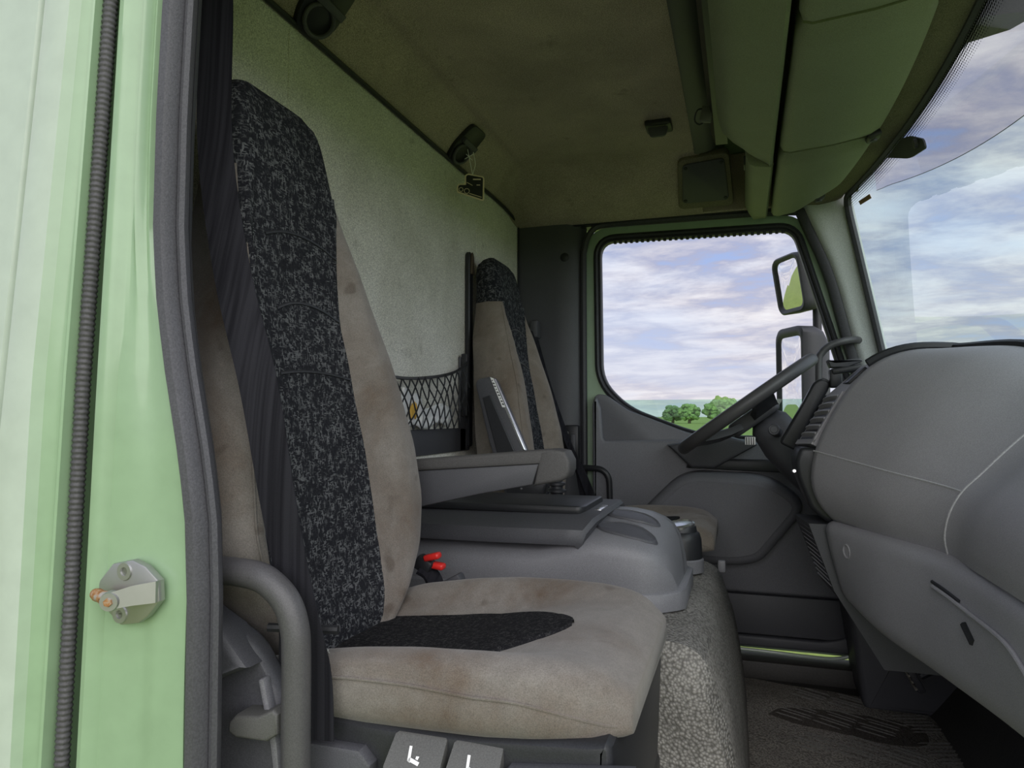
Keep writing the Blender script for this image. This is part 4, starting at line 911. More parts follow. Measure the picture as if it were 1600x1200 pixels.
def lidr(x, y0, zt, dx): return [(x - 0.01, y0 + 0.004, zt - 0.062), (x, y0, zt - 0.050), (x + dx * 0.2, y0 + 0.006, zt - 0.030), (x + dx * 0.6, y0 + 0.040, zt - 0.010), (x + dx, y0 + 0.075, zt), (x + dx, 1.10, zt), (x + dx, 1.124, zt - 0.012), (x + dx, 1.134, zt - 0.05)]
add_loft(bm, [lidr(-0.82, 0.790, 0.790, 0.0), lidr(-0.50, 0.784, 0.792, 0.0), lidr(-0.360, 0.783, 0.794, 0.03), lidr(-0.325, 0.783, 0.794, 0.035), lidr(-0.318, 0.788, 0.786, 0.035)])
lid = obj('storage_tray', bm, 'charcoal', co, angle=40)
bm = bm_new(); add_prism(bm, round_poly([(-0.80, 0.84), (-0.335, 0.84), (-0.325, 0.86), (-0.325, 1.06), (-0.80, 1.06)], 0.01, 3), 'z', 0.788, 0.806, 0.006, 2); obj('tray_lid', bm, 'black', lid)
bm = bm_new(); add_box(bm, (-0.305, 0.93, 0.793), (0.016, 0.09, 0.005), 0.002); obj('lid_latch', bm, 'chrome', lid)
for (xc, yc) in ((-0.238, 0.862), (-0.242, 0.950)):
    bm = bm_new(); rings = []
    for sc2, dz in ((1.0, 0.0010), (0.96, 0.0045), (0.92, 0.0050), (0.88, 0.0030), (0.5, 0.0034)):
        rr_ = []
        for k in range(36):
            a_ = k * math.tau / 36; px = xc + 0.066 * sc2 * math.cos(a_); py = yc + 0.033 * sc2 * math.sin(a_) - 0.10 * sc2 * math.cos(a_) * 0.066; rr_.append((px, py, cons_z(px, py) + dz))
        rings.append(rr_)
    add_loft(bm, rings); obj('oval_tray', bm, 'charcoal', co)
# round dark switch pod with a silver cap
cp = thing('parking_brake_pod', 'round black control pod with a silver rimmed cap beside the driver cushion', 'control', (-0.155, 1.22, 0.605))
bm = bm_new(); add_lathe(bm, (-0.155, 1.22, 0.6065), [(0.056, 0), (0.056, 0.030), (0.053, 0.0335)], 30); obj('pod_foot', bm, 'console', cp)
bm = bm_new(); add_lathe(bm, (-0.155, 1.22, 0.640), [(0.053, 0), (0.051, 0.045), (0.046, 0.062), (0.040, 0.066), (0.038, 0.078), (0.036, 0.080)], 30); obj('pod_body', bm, 'black', cp)
bm = bm_new(); add_lathe(bm, (-0.160, 1.22, 0.716), [(0.040, 0), (0.041, 0.006), (0.036, 0.010), (0.033, 0.007), (0.0005, 0.010)], 30, (-0.15, -0.1, 1)); obj('pod_cap', bm, 'chrome', cp)
pg = thing('ribbed_post', 'short black ribbed post under the tip of the raised armrest', 'lever', (-0.483, 1.22, 0.60))
bm = bm_new(); add_lathe(bm, (-0.483, 1.22, 0.6065), [(0.022, 0), (0.020, 0.15), (0.017, 0.17), (0.017, 0.185), (0.026, 0.188), (0.026, 0.194), (0.017, 0.197), (0.017, 0.204), (0.024, 0.207), (0.024, 0.213), (0.016, 0.216), (0.015, 0.26), (0.005, 0.265)], 18); obj('post', bm, 'black', pg)
# ================================================================== DASHBOARD
db = thing('dashboard', 'large grey moulded dashboard with a bulging centre and stitched seams', 'dashboard', (0.40, 1.0, 0.55))
SECT = {
 1.15: [(0.60, 1.09), (0.50, 1.140), (0.42, 1.152), (0.35, 1.147), (0.288, 1.120), (0.238, 1.070), (0.198, 1.005), (0.162, 0.925), (0.150, 0.85), (0.166, 0.795), (0.196, 0.758)],
 0.95: [(0.63, 1.08), (0.57, 1.125), (0.505, 1.132), (0.44, 1.115), (0.385, 1.075), (0.335, 1.020), (0.292, 0.955), (0.262, 0.895), (0.246, 0.84), (0.252, 0.795), (0.268, 0.758)],
 0.76: [(0.66, 1.03), (0.61, 1.055), (0.56, 1.050), (0.51, 1.020), (0.462, 0.975), (0.425, 0.938), (0.390, 0.900), (0.360, 0.868), (0.340, 0.83), (0.332, 0.79), (0.336, 0.758)],
 0.62: [(0.67, 1.00), (0.62, 1.020), (0.57, 1.018), (0.52, 0.995), (0.476, 0.962), (0.436, 0.930), (0.400, 0.900), (0.368, 0.868), (0.347, 0.83), (0.338, 0.79), (0.340, 0.758)],
 0.40: [(0.68, 0.985), (0.63, 1.005), (0.58, 1.002), (0.53, 0.985), (0.486, 0.955), (0.445, 0.925), (0.408, 0.895), (0.374, 0.866), (0.352, 0.83), (0.343, 0.79), (0.344, 0.758)],
 0.06: [(0.69, 0.97), (0.64, 0.99), (0.59, 0.99), (0.54, 0.975), (0.496, 0.950), (0.455, 0.92), (0.418, 0.892), (0.384, 0.865), (0.360, 0.83), (0.350, 0.79), (0.350, 0.758)]}
YK = sorted(SECT)
NS = 40
SS = {y: spline([(a, b, 0) for a, b in SECT[y]], NS) for y in YK}
def dash_pt(y, i):
    # smooth along Y through the key sections (Catmull-Rom on unequal steps: Hermite)
    k = 0
    while k < len(YK) - 2 and y > YK[k + 1]: k += 1
    y0, y1 = YK[k], YK[k + 1]; h = y1 - y0; t = (y - y0) / h
    p0, p1 = SS[y0][i], SS[y1][i]
    def slope(j):
        if j == 0: return (SS[YK[1]][i] - SS[YK[0]][i]) / (YK[1] - YK[0])
        if j == len(YK) - 1: return (SS[YK[-1]][i] - SS[YK[-2]][i]) / (YK[-1] - YK[-2])
        return (SS[YK[j + 1]][i] - SS[YK[j - 1]][i]) / (YK[j + 1] - YK[j - 1])
    m0, m1 = slope(k) * h, slope(k + 1) * h
    p = (2 * t ** 3 - 3 * t * t + 1) * p0 + (t ** 3 - 2 * t * t + t) * m0 + (-2 * t ** 3 + 3 * t * t) * p1 + (t ** 3 - t * t) * m1
    return Vector((p.x, y, p.y))
bm = bm_new(); ys = [lerp(0.06, 1.15, i / 70) for i in range(71)]
rows = [[(0.72, y, 0.78), (0.72, y, 1.0)] + [dash_pt(y, i) for i in range(NS)] for y in ys]
cen = Vector((0.40, 0, 0.90))
for y, s, dx in ((1.157, 0.988, 0), (1.163, 0.968, 0), (1.166, 0.94, 0), (1.168, 0.86, 0.01)):       # rounded edge towards the driver
    rows.append([(0.72, y, 0.78), (0.72, y, 1.0)] + [Vector((0.45 + (p.x - 0.45) * s + dx, y, 0.92 + (p.z - 0.92) * s)) for p in [dash_pt(1.15, i) for i in range(NS)]])
add_loft(bm, rows); pad = obj('dash_pad', bm, 'dash', db, angle=60)
def seam(pts, r=0.0028, mat='seam', name='dash_seam', par=None):
    bm = bm_new(); add_tube(bm, pts, r, 6); return obj(name, bm, mat, par or pad)
# seam along the bulge and the one down the passenger side
def near_i(y, z):          # profile index at height z on the rear-facing side
    best = min(range(12, NS), key=lambda i: abs(dash_pt(y, i).z - z)); return best
def dash_at(y, z):
    i = near_i(y, z); a = dash_pt(y, i); j = i + 1 if a.z > z and i < NS - 1 else i - 1; b = dash_pt(y, j)
    t = 0 if abs(b.z - a.z) < 1e-6 else (z - a.z) / (b.z - a.z); return a.lerp(b, t)
seam([dash_at(y, lerp(0.868, 0.918, (y - 0.76) / 0.395)) + Vector((0.0006, 0, 0)) for y in [lerp(0.76, 1.155, k / 24) for k in range(25)]], 0.0022)
seam([dash_pt(0.76, i) + Vector((0.0, -0.0002, 0.0002)) for i in range(8, NS)], 0.0022)
seam([dash_at(lerp(0.40, 0.44, k / 20), lerp(0.76, 0.85, k / 20)) for k in range(21)], 0.0018)
# black rim along the top towards the screen
bm = bm_new(); pth = [dash_pt(y, 6) + Vector((0, 0, 0.001)) for y in [lerp(0.30, 1.15, k / 30) for k in range(31)]]
add_tube(bm, pth, 0.012, 8); obj('top_rim', bm, 'black', db)
bm = bm_new(); add_tube(bm, [dash_pt(1.15, i) + Vector((-0.002, 0.020, 0.004)) for i in range(3, 17)], 0.013, 8); obj('hood_rim', bm, 'black', db)
# lower dash (glovebox side)
LS = {1.16: [(0.235, 0.765), (0.192, 0.757), (0.178, 0.742), (0.180, 0.715), (0.190, 0.67), (0.203, 0.62), (0.216, 0.585), (0.245, 0.562), (0.32, 0.55)],
      0.95: [(0.30, 0.765), (0.262, 0.757), (0.246, 0.742), (0.240, 0.715), (0.238, 0.67), (0.240, 0.62), (0.247, 0.58), (0.275, 0.555), (0.35, 0.545)],
      0.72: [(0.37, 0.765), (0.335, 0.757), (0.316, 0.742), (0.308, 0.715), (0.300, 0.67), (0.298, 0.62), (0.303, 0.58), (0.330, 0.553), (0.41, 0.545)],
      0.45: [(0.39, 0.765), (0.358, 0.757), (0.340, 0.742), (0.335, 0.715), (0.335, 0.67), (0.340, 0.62), (0.352, 0.58), (0.380, 0.553), (0.46, 0.545)],
      0.06: [(0.40, 0.765), (0.365, 0.757), (0.350, 0.742), (0.346, 0.715), (0.348, 0.67), (0.354, 0.62), (0.366, 0.58), (0.395, 0.553), (0.48, 0.545)]}
LK = sorted(LS); LSS = {y: spline([(a, b, 0) for a, b in LS[y]], 30) for y in LK}
def low_pt(y, i):
    k = 0
    while k < len(LK) - 2 and y > LK[k + 1]: k += 1
    y0, y1 = LK[k], LK[k + 1]; h = y1 - y0; t = (y - y0) / h
    def slope(j):
        a = max(0, j - 1); b = min(len(LK) - 1, j + 1); return (LSS[LK[b]][i] - LSS[LK[a]][i]) / (LK[b] - LK[a])
    p0, p1 = LSS[y0][i], LSS[y1][i]; m0, m1 = slope(k) * h, slope(k + 1) * h
    p = (2 * t ** 3 - 3 * t * t + 1) * p0 + (t ** 3 - 2 * t * t + t) * m0 + (-2 * t ** 3 + 3 * t * t) * p1 + (t ** 3 - t * t) * m1
    return Vector((p.x, y, p.y))
rows = [[low_pt(y, i) for i in range(30)] + [Vector((0.70, y, 0.545)), Vector((0.70, y, 0.765))] for y in [lerp(0.06, 1.15, k / 50) for k in range(51)]]
e = [low_pt(1.15, i) for i in range(30)]
for y, s in ((1.158, 0.985), (1.164, 0.96), (1.168, 0.90)):
    rows.append([Vector((0.45 + (p.x - 0.45) * s, y, 0.66 + (p.z - 0.66) * s)) for p in e] + [Vector((0.70, y, 0.545)), Vector((0.70, y, 0.765))])
bm = bm_new(); add_loft(bm, rows); lowp = obj('lower_dash', bm, 'dash_low', db, angle=60)
def low_at(y, z):
    for i in range(4, 27):
        a, b = low_pt(y, i), low_pt(y, i + 1)
        if a.z >= z >= b.z: return a.lerp(b, (a.z - z) / (a.z - b.z))
    return low_pt(y, 12)
# glovebox lip, pull slot and screw well
bm = bm_new(); pth = [low_at(y, z) + Vector((-0.003, 0, 0)) for y, z in ((0.725, 0.710), (0.66, 0.706), (0.58, 0.701), (0.50, 0.698), (0.45, 0.692), (0.40, 0.672), (0.34, 0.64))]
add_tube(bm, spline(pth, 30), 0.0035, 8); obj('glovebox_lip', bm, 'dash_low', lowp)
bm = bm_new(); pth = [low_at(y, z) + Vector((-0.0012, 0, 0)) for y, z in ((0.733, 0.7165), (0.69, 0.7135), (0.63, 0.709))]
add_tube(bm, spline(pth, 16), 0.003, 6); obj('glovebox_gap', bm, 'black', lowp)
bm = bm_new(); pth = [low_at(y, z) + Vector((-0.001, 0, 0)) for y, z in ((0.605, 0.680), (0.575, 0.662))]
add_tube(bm, pth, 0.006, 8); obj('pull_slot', bm, 'black', lowp)
c = low_at(1.05, 0.705); bm = bm_new(); add_lathe(bm, c, [(0.0165, -0.006), (0.0165, 0.0008), (0.0150, 0.0022), (0.0125, 0.0016), (0.0115, 0.0006), (0.0005, 0.0004)], 22, (-0.94, -0.33, -0.08)); obj('screw_well', bm, 'dash', lowp)
# side facing the driver: heater grille with slats, black corner piece, vent panel
bm = bm_new(); add_loft(bm, [[(0.145, 1.172, 0.745), (0.124, 1.34, 0.745), (0.40, 1.34, 0.745), (0.40, 1.172, 0.745)], [(0.198, 1.172, 0.59), (0.180, 1.34, 0.59), (0.42, 1.34, 0.59), (0.42, 1.172, 0.59)], [(0.30, 1.172, 0.42), (0.32, 1.34, 0.42), (0.45, 1.34, 0.42), (0.45, 1.172, 0.42)]])
hs = obj('heater_side', bm, 'charcoal', db, angle=30)
for k in range(11):
    t = k / 10; x = lerp(0.152, 0.196, t); z = lerp(0.732, 0.600, t)
    bm = bm_new(); add_loft(bm, [[(x - 0.001 + d, y, z + 0.003), (x - 0.003 + d, y, z - 0.001), (x + 0.004 + d, y, z - 0.005), (x + 0.006 + d, y, z + 0.002)] for y, d in ((1.185, -0.001), (1.325, -0.018))]); obj('grille_slat', bm, 'dash_low', hs)
bm = bm_new(); add_prism(bm, round_poly([(0.128, 0.925), (0.118, 0.890), (0.122, 0.855), (0.150, 0.78), (0.19, 0.745), (0.30, 0.745), (0.30, 0.925)], 0.012, 3), 'y', 1.172, 1.34, 0.010, 3); cpz = obj('corner_panel', bm, 'black', db)
bm = bm_new(); add_tube(bm, [(0.116, 1.18, 0.868), (0.119, 1.25, 0.862), (0.121, 1.33, 0.858)], 0.004, 8); o = obj('silver_edge', bm, 'chrome', cpz); o['label'] = 'silver edge trim'
# vent panel: slab facing the rear with two nozzles
A = Vector((0.158, 1.172, 0.932)); B = Vector((0.230, 1.172, 1.060)); A2 = Vector((0.130, 1.315, 0.926)); B2 = Vector((0.205, 1.315, 1.052)); C_ = Vector((0.300, 1.172, 1.128)); C2 = Vector((0.285, 1.315, 1.125))
bm = bm_new(); off = Vector((0.06, 0, -0.035))
add_loft(bm, [[A, B, C_, C_ + off, A + off], [A2, B2, C2, C2 + off, A2 + off]]); vp = obj('vent_panel', bm, 'dash', db, angle=25)
def vpt(u, v, h=0.0):      # u across (Y), v up the lower slab
    p = A.lerp(A2, u).lerp(B.lerp(B2, u), v); n = (B - A).cross(A2 - A).normalized(); n = n if n.x < 0 else -n
    return p + n * h
bm = bm_new(); add_loft(bm, [[vpt(0.06, v, h), vpt(0.92, v, h), vpt(0.92, v, -0.004), vpt(0.06, v, -0.004)] for v, h in ((0.10, 0.001), (0.94, 0.001))]); obj('vent_recess', bm, 'black', vp, smooth=False)
for k in range(6):
    v = 0.18 + 0.14 * k; bm = bm_new()
    add_loft(bm, [[vpt(u, v - 0.03, 0.001), vpt(u, v + 0.01, 0.007 + 0.004 * math.sin(math.pi * (u - 0.1) / 0.8)), vpt(u, v + 0.04, 0.006 + 0.004 * math.sin(math.pi * (u - 0.1) / 0.8)), vpt(u, v + 0.02, 0.0)] for u in [0.10 + 0.10 * q for q in range(9)]]); obj('vent_slat', bm, 'dash', vp)
bm = bm_new(); add_loft(bm, [[vpt(0.02, v, 0.0045), vpt(0.10, v, 0.0045), vpt(0.10, v, -0.002), vpt(0.02, v, -0.002)] for v in (0.04, 0.98)]); obj('vent_frame', bm, 'dash', vp, smooth=False)
bm = bm_new(); add_loft(bm, [[vpt(0.02, v, 0.0045), vpt(0.97, v, 0.0045), vpt(0.97, v, -0.002), vpt(0.02, v, -0.002)] for v in (0.0, 0.09)]); obj('vent_frame', bm, 'dash', vp, smooth=False)
bm = bm_new(); add_box(bm, (0.262, 1.25, 1.096), (0.055, 0.10, 0.010), 0.003, 2, Matrix.Rotation(-0.75, 4, 'Y')); obj('switch_strip', bm, 'black', vp)
# instrument side of the dash in front of the driver
bm = bm_new(); add_loft(bm, [[(0.26, y, 0.60), (0.22 + k, y, 0.80), (0.24 + k, y, 0.95), (0.32 + k, y, 1.03), (0.42 + k, y, 1.075 - d), (0.60, y, 1.03 - d), (0.70, y, 0.95), (0.70, y, 0.60)] for y, k, d in ((1.34, 0.0, 0.0), (1.45, 0.02, 0.0), (1.8, 0.04, 0.0), (1.95, 0.06, 0.02), (2.03, 0.08, 0.03))]); obj('instrument_side', bm, 'charcoal', db, angle=40)
bm = bm_new(); add_box(bm, (0.20, 1.70, 0.845), (0.10, 0.56, 0.05), 0.015); obj('knee_panel', bm, 'black', db)

# ================================================================== STEERING WHEEL AND COLUMN
sw = thing('steering_wheel', 'large black steering wheel seen edge on in front of the door window', 'steering wheel', (0.01, 1.66, 1.04))
e1 = Vector((0.812, 0, 0.584)); e2 = Vector((0, 1, 0)); en = Vector((-0.584, 0, 0.812)); WC = Vector((0.010, 1.66, 1.034)); RW = 0.232
bm = bm_new(); add_tube(bm, [WC + e1 * RW * math.cos(a) + e2 * RW * math.sin(a) for a in [i * math.tau / 64 for i in range(64)]], 0.0195, 12, closed=True); obj('rim', bm, 'bar', sw)
bm = bm_new()
fr = Matrix(((e1.x, e2.x, en.x, WC.x), (e1.y, e2.y, en.y, WC.y), (e1.z, e2.z, en.z, WC.z), (0, 0, 0, 1)))
b2 = bmesh.new(); add_prism(b2, round_poly([(-0.085, -0.085), (0.075, -0.105), (0.075, 0.105), (-0.085, 0.085)], 0.03, 5), 'z', -0.065, -0.020, 0.012, 3); b2.transform(fr); merge(bm, b2); obj('hub_pad', bm, 'charcoal', sw)
for (x0, y0, x1, y1) in ((0.03, 0.07, 0.05, 0.226), (0.03, -0.07, 0.05, -0.226), (-0.07, 0.06, -0.19, 0.13), (-0.07, -0.06, -0.19, -0.13)):
    bm = bm_new(); P = [fr @ Vector((lerp(x0, x1, t), lerp(y0, y1, t), lerp(-0.045, 0.0, t ** 1.5))) for t in (0, 0.3, 0.6, 0.85, 1)]
    ribbon(bm, P, [0.090, 0.075, 0.065, 0.060, 0.055], [e1.cross(P[-1] - P[0]).cross(P[-1] - P[0]) * 0 + en.cross((P[-1] - P[0]).normalized())] * 5, 0.020); obj('spoke', bm, 'black', sw)
sc_ = thing('steering_column', 'black steering column shroud with stalks under the wheel', 'steering column', (0.10, 1.66, 0.85))
bm = bm_new(); rings = []
for h, w1, w2 in ((-0.066, 0.045, 0.055), (-0.085, 0.060, 0.070), (-0.16, 0.068, 0.075), (-0.22, 0.062, 0.070), (-0.30, 0.05, 0.055), (-0.36, 0.045, 0.05)):
    rings.append([fr @ Vector((0.02 + w1 * math.copysign(abs(math.cos(a)) ** 0.6, math.cos(a)), w2 * math.copysign(abs(math.sin(a)) ** 0.6, math.sin(a)), h)) for a in [i * math.tau / 24 for i in range(24)]])
add_loft(bm, rings); obj('shroud', bm, 'charcoal', sc_, angle=50)
bm = bm_new(); p0 = fr @ Vector((0.03, -0.05, -0.12)); tip = Vector((0.082, 1.435, 0.962))
add_tube(bm, spline([p0, p0.lerp(tip, 0.5) + Vector((0, 0, -0.01)), tip], 14), [0.010] * 9 + [0.013] * 5, 12); sk = obj('stalk', bm, 'black', sc_)
bm = bm_new(); add_lathe(bm, tip, [(0.013, -0.022), (0.0165, -0.020), (0.0165, 0.004), (0.014, 0.008), (0.010, 0.007), (0.009, 0.010), (0.0005, 0.010)], 18, (tip - p0).normalized() * 0.4 + Vector((-0.1, -1, 0.1))); obj('stalk_knob', bm, 'charcoal', sk)
bm = bm_new(); p1 = fr @ Vector((0.03, 0.05, -0.12)); add_tube(bm, [p1, p1 + Vector((0.0, 0.16, 0.02))], [0.010, 0.013], 10); obj('stalk', bm, 'black', sc_)
bm = bm_new(); add_box(bm, (0.02, 1.60, 0.925), (0.030, 0.012, 0.024), 0.002); o = obj('warning_label', bm, 'white', sc_); 
bm = bm_new()
for k in range(4): add_box(bm, (0.010 + 0.0065 * k, 1.5935, 0.925), (0.003, 0.0015, 0.022))
obj('label_stripe', bm, 'black', o, smooth=False)
# handset in its cradle beside the vents, clip holder on the hood
hn = thing('radio_handset', 'black upright handset between the steering wheel and the dash vents', 'handset', (0.17, 1.40, 0.93))
fr2 = Matrix.Translation((0.160, 1.41, 1.005)) @ Matrix.Rotation(math.radians(27), 4, 'Y')
def rot_part(name, fn, mat, par, f=fr2):
    bm = bm_new(); b2 = bmesh.new(); fn(b2); b2.transform(f); merge(bm, b2); return obj(name, bm, mat, par)
rot_part('handset_body', lambda t: add_prism(t, round_poly([(-0.024, -0.10), (-0.020, 0.03), (-0.020, 0.085), (-0.008, 0.104), (0.018, 0.104), (0.022, 0.085), (0.018, 0.0), (0.026, -0.10)], 0.010, 3), 'y', -0.022, 0.022, 0.007, 3), 'black', hn)
rot_part('handset_key', lambda t: add_box(t, (0.004, -0.010, 0.092), (0.022, 0.020, 0.030), 0.005), 'charcoal', hn)
rot_part('cradle', lambda t: add_box(t, (0.035, 0.004, -0.005), (0.030, 0.055, 0.15), 0.008), 'charcoal', hn)
cl_ = thing('clip_holder', 'small black clip holder standing on the dash hood', 'holder', (0.265, 1.40, 1.11))
bm = bm_new(); add_box(bm, (0.262, 1.40, 1.122), (0.075, 0.06, 0.016), 0.005, 2, Matrix.Rotation(-0.15, 4, 'Y')); obj('clip_base', bm, 'black', cl_)
bm = bm_new(); add_prism(bm, round_poly([(0.222, 1.128), (0.215, 1.150), (0.235, 1.143), (0.262, 1.148), (0.292, 1.152), (0.300, 1.143), (0.262, 1.128)], 0.004, 2), 'y', 1.375, 1.43, 0.004, 2); obj('clip_jaw', bm, 'charcoal', cl_)
bm = bm_new(); add_box(bm, (0.235, 1.40, 1.10), (0.03, 0.05, 0.05), 0.006); obj('clip_foot', bm, 'black', cl_)

# ================================================================== PEDALS
for lb, x, y, z in (('dark ribbed pedal near the driver door kick panel', 0.46, 1.70, 0.245),):
    pd = thing('pedal', lb, 'pedal', (x, y, 0.1))
    bm = bm_new(); add_box(bm, (x, y, z), (0.02, 0.075, 0.085), 0.006, 2, Matrix.Rotation(-0.5, 4, 'Y')); pp_ = obj('pedal_pad', bm, 'rubber', pd)
    for k in range(4):
        bm = bm_new(); add_box(bm, (x - 0.012 + (k - 1.5) * -0.009, y, z + (k - 1.5) * 0.018), (0.008, 0.072, 0.008), 0.002, 1); obj('pad_rib', bm, 'floor_mat', pp_)
    bm = bm_new(); add_tube(bm, spline([(x + 0.02, y, z), (x + 0.10, y, z + 0.06), (x + 0.16, y, z + 0.22), (x + 0.17, y, z + 0.35)], 12), 0.011, 8); obj('pedal_arm', bm, 'black', pd)

# ================================================================== OVERHEAD SHELF
ov = thing('overhead_shelf', 'dark olive overhead storage shelf with three flap doors above the windscreen', 'overhead shelf', (0.15, 1.0, 1.72))
# rear lip of the shelf
bm = bm_new(); rows = []
def lip(y, k, end=0.0): return [(-0.055 + k, y, 1.90), (-0.060 + k * 1.5, y, 1.80), (-0.050 + k * 1.6, y, 1.760 + end), (-0.022 + k * 1.6, y, 1.738 + end), (0.0 + k, y, 1.728 + end), (0.060 + k * 0.3, y, 1.716 + end), (0.082, y, 1.710 + end), (0.090, y, 1.716 + end), (0.092, y, 1.80), (0.05, y, 1.90)]
for y, k in ((0.03, 0), (0.6, 0), (1.20, 0.0), (1.30, 0.006), (1.38, 0.022), (1.43, 0.045), (1.455, 0.060), (1.462, 0.064)): rows.append(lip(y, k))
add_loft(bm, rows); obj('shelf_body', bm, 'overhead', ov, angle=50)
# dark opening behind the lip (shelf interior) 
bm = bm_new(); add_prism(bm, [(-0.062, 1.765), (-0.075, 1.80), (-0.075, 1.93), (-0.03, 1.93), (-0.03, 1.765)], 'y', 0.05, 1.40, 0.004, 1); obj('shelf_opening', bm, 'black', ov)
bm = bm_new(); rows = []
for y, k in ((1.462, 0), (1.75, 0), (1.98, 0), (2.03, 0.012), (2.045, 0.03)): rows.append([(0.020 + k, y, 1.90), (0.018 + k, y, 1.750), (0.030 + k, y, 1.722), (0.045, y, 1.714), (0.086, y, 1.708 + k * 0.4), (0.093, y, 1.716 + k * 0.4), (0.093, y, 1.90)])
add_loft(bm, rows); obj('shelf_end', bm, 'overhead', ov, angle=50)
bm = bm_new(); add_box(bm, (0.016, 1.60, 1.775), (0.006, 0.05, 0.03), 0.002); obj('shelf_catch', bm, 'charcoal', ov)
bm = bm_new(); add_box(bm, (-0.078, 1.20, 1.775), (0.030, 0.016, 0.040), 0.004, 2, Matrix.Rotation(0.2, 4, 'Y')); rp = obj('rail_tab', bm, 'grey_button', ov)
bm = bm_new(); add_tube(bm, spline([(-0.080, 1.20, 1.79), (-0.100, 1.19, 1.785), (-0.108, 1.205, 1.765), (-0.095, 1.21, 1.755), (-0.080, 1.205, 1.765)], 16), 0.0022, 6); obj('tab_loop', bm, 'black', rp)
# flap doors
for (y0, y1, lb) in ((0.05, 0.695, 'olive flap door'), (0.705, 1.360, 'olive flap door'), (1.372, 2.005, 'olive end flap door')):
    bm = bm_new(); rows = []
    n = 16
    for j in range(n + 1):
        u = j / n; y = lerp(y0, y1, u); ee = min(u, 1 - u) * (y1 - y0); rr = 0.010 * (1 - min(1, ee / 0.012)) ** 2
        xf = ws_x(y, WZT) - 0.085 - (0.05 * sm(1.75, 2.0, y))
        rows.append([(0.112, y, 1.90), (0.106 + rr, y, 1.760), (0.104 + rr, y, 1.715), (0.112 + rr, y, 1.703 + rr), (0.13, y, 1.700 + rr), (lerp(0.13, xf, 0.5), y, 1.708 + rr), (xf - 0.02, y, 1.722 + rr), (xf - rr, y, 1.734 + rr), (xf, y, 1.76), (xf - 0.01, y, 1.90)])
    add_loft(bm, rows); o = obj('flap_door', bm, 'overhead', ov, angle=50); o['label'] = lb
for y in (1.366, 1.885):
    bm = bm_new(); xf = ws_x(y, WZT) - 0.085 - (0.05 * sm(1.75, 2.0, y)); add_box(bm, (xf - 0.006, y, 1.730), (0.035, 0.045, 0.018), 0.006, 2, Matrix.Rotation(-0.4, 4, 'Y')); hgs = obj('flap_hinge', bm, 'black', ov)
    bm = bm_new(); add_lathe(bm, (xf - 0.006, y, 1.722), [(0.009, 0), (0.008, 0.006), (0.0005, 0.006)], 12, (0, 0, -1)); obj('hinge_pin', bm, 'charcoal', hgs)
# header lining between flaps and screen
bm = bm_new(); rows = []
for j in range(40):
    y = lerp(0.04, 2.04, j / 39); xs_ = ws_x(min(y, 2.02), WZT); x0 = xs_ - 0.115 - 0.05 * sm(1.75, 2.0, y)
    rows.append([(x0, y, 1.79), (x0 + 0.02, y, 1.752), (lerp(x0, xs_, 0.5), y, 1.748), (xs_ - 0.03, y, 1.756), (xs_ - 0.012, y, 1.762), (xs_ - 0.004, y, 1.772), (xs_, y, 1.80), (xs_, y, 1.97), (x0, y, 1.97)])
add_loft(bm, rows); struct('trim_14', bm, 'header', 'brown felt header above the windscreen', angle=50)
# end wall above the driver's door, under the shelf
bm = bm_new(); add_prism(bm, [(-0.16, 1.757), (0.25, 1.757), (0.40, 1.80), (0.40, 1.97), (-0.16, 1.97)], 'y', 2.05, 2.10, 0.004, 1); struct('trim_15', bm, 'ceiling', 'dark lining above the driver door')
bm = bm_new(); add_prism(bm, [(-0.60, 1.748), (0.24, 1.748), (0.24, 1.80), (-0.60, 1.80)], 'y', 2.078, 2.14); struct('trim_16', bm, 'black', 'black gap strip above the driver door')

# ================================================================== ON AND BEYOND THE WINDSCREEN
rs = thing('rain_sensor', 'dark oval sensor pad stuck to the top of the windscreen', 'sensor', (0.43, 1.33, 1.70))
def ws_pt(y, z, off): 
    n = Vector((1, 0, 0.19)).normalized(); return Vector((ws_x(y, z), y, z)) - n * off
def on_screen(poly, o0, o1):
    bm = bm_new(); lo = [ws_pt(y, z, o0) for y, z in poly]; hi = [ws_pt(y, z, o1) for y, z in poly]; add_loft(bm, [lo, hi]); return bm
poly = round_poly([(1.60, 1.748), (1.467, 1.752), (1.403, 1.735), (1.318, 1.693), (1.316, 1.668), (1.439, 1.686)], [0.01, 0.02, 0.02, 0.02, 0.02, 0.03], 4)
obj('sensor_pad', on_screen(poly, 0.002, 0.006), 'charcoal', rs)
bm = bm_new(); add_lathe(bm, ws_pt(1.364, 1.700, 0.006), [(0.013, 0), (0.012, 0.008), (0.0005, 0.010)], 16, (-1, 0, -0.19)); obj('sensor_button', bm, 'bar', rs)
o = obj('windscreen_sticker', on_screen([(1.913, 1.714), (1.811, 1.706), (1.803, 1.690), (1.905, 1.699)], 0.002, 0.0035), 'sticker', smooth=False); tag(o, 'small brown rectangular sticker in the corner of the windscreen', 'sticker')
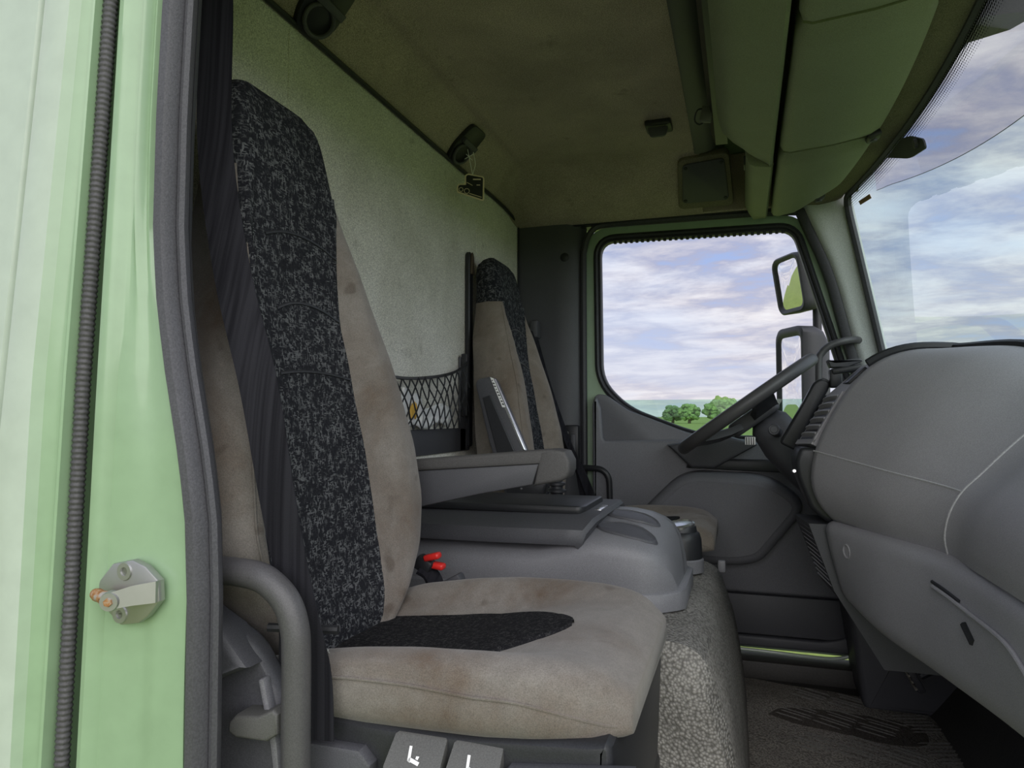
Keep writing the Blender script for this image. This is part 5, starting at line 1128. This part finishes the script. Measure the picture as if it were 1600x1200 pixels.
# smoked sun visor outside, lower edge arched
ev = thing('exterior_sun_visor', 'smoked lilac sun visor outside the top of the windscreen', 'sun visor', (0.55, 1.05, 1.75))
def vis_f(u, v):
    y = lerp(-0.05, 2.32, u); zl = 1.655 + 0.17 * (abs(y - 0.70) / 1.45) ** 1.8; z = lerp(zl, 2.04, v); return (0.175 + ws_x(min(max(y, 0.0), 2.1), 1.8) + 0.02 - (z - 1.6) * 0.10 , y, z)
o = obj('visor_sheet', grid_bm(vis_f, 50, 10), 'visor', ev)
bm = bm_new(); add_tube(bm, [vis_f(u / 40, 0) for u in range(41)], 0.0011, 5); obj('visor_edge', bm, 'charcoal', ev)
bm = bm_new(); rows = []
for j in range(30):
    p = Vector(vis_f(j / 29, 0)); y = p.y; x = 0.175 + ws_x(min(max(y, 0.0), 2.1), 1.8)
    rows.append([(x - 0.06, y, 2.02), (x - 0.02, y, 2.0), (x, y, 2.0), (x, y, 2.05), (x - 0.06, y, 2.05)])
add_loft(bm, rows); obj('visor_rail', bm, 'black', ev)
for yb in (0.30, 1.12):
    bm = bm_new(); add_loft(bm, [[(0.44, yb - 0.05, 1.86), (0.44, yb + 0.10, 1.86), (0.44, yb + 0.10, 1.98), (0.44, yb - 0.05, 1.98)], [(0.625, yb - 0.04, 1.86), (0.625, yb + 0.18, 1.93), (0.625, yb + 0.18, 2.03), (0.625, yb - 0.04, 2.03)]]); obj('visor_bracket', bm, 'black', ev)
# ================================================================== DOOR MIRRORS
dm = thing('door_mirror_assembly', 'black door mirror pair on a tube outside the driver window, small above large', 'mirrors', (0.29, 2.42, 1.0))
bm = bm_new(); add_tube(bm, spline([(0.28, 2.17, 1.765), (0.30, 2.36, 1.76), (0.295, 2.42, 1.70), (0.29, 2.42, 1.45), (0.29, 2.42, 1.1), (0.29, 2.42, 0.85), (0.36, 2.34, 0.80), (0.44, 2.18, 0.80)], 40), 0.017, 10); obj('mirror_tube', bm, 'rubber', dm)
def mirror_head(zc_, h, wd, zrot, tilt, big):
    fr = Matrix.Translation((0.218, 2.40, zc_)) @ Matrix.Rotation(zrot, 4, 'Z') @ Matrix.Rotation(tilt, 4, 'Y')
    # local: mirror faces -x, width along y
    bm = bm_new(); b2 = bmesh.new(); rings = []
    for x, s in ((-0.032, 0.80), (-0.044, 0.86), (-0.046, 0.95), (-0.040, 1.0), (0.02, 1.0), (0.055, 0.93), (0.085, 0.75), (0.095, 0.5)):
        rings.append([(x, y * s, z * s) for y, z in round_poly([(-wd / 2, -h / 2), (wd / 2, -h / 2), (wd / 2, h / 2), (-wd / 2, h / 2)], 0.045, 6)])
    add_loft(b2, rings); b2.transform(fr); merge(bm, b2); hd = obj('mirror_housing', bm, 'charcoal', dm, angle=50)
    bm = bm_new(); b2 = bmesh.new(); rings = []
    rx = 0.9 if big else 0.28
    pol = round_poly([(-wd / 2 + 0.012, -h / 2 + 0.012), (wd / 2 - 0.012, -h / 2 + 0.012), (wd / 2 - 0.012, h / 2 - 0.012), (-wd / 2 + 0.012, h / 2 - 0.012)], 0.036, 6)
    for s in (1.0, 0.8, 0.6, 0.4, 0.2, 0.02): rings.append([(-0.035 - (0.010 if not big else 0.003) * (1 - s * s), y * s * 0.96, z * s * 0.97) for y, z in pol])
    add_loft(b2, rings); b2.transform(fr); merge(bm, b2); obj('mirror_glass', bm, 'mirror', hd)
mirror_head(1.535, 0.235, 0.20, math.radians(27), math.radians(-9), False)
mirror_head(1.145, 0.42, 0.20, math.radians(27), math.radians(0), True)
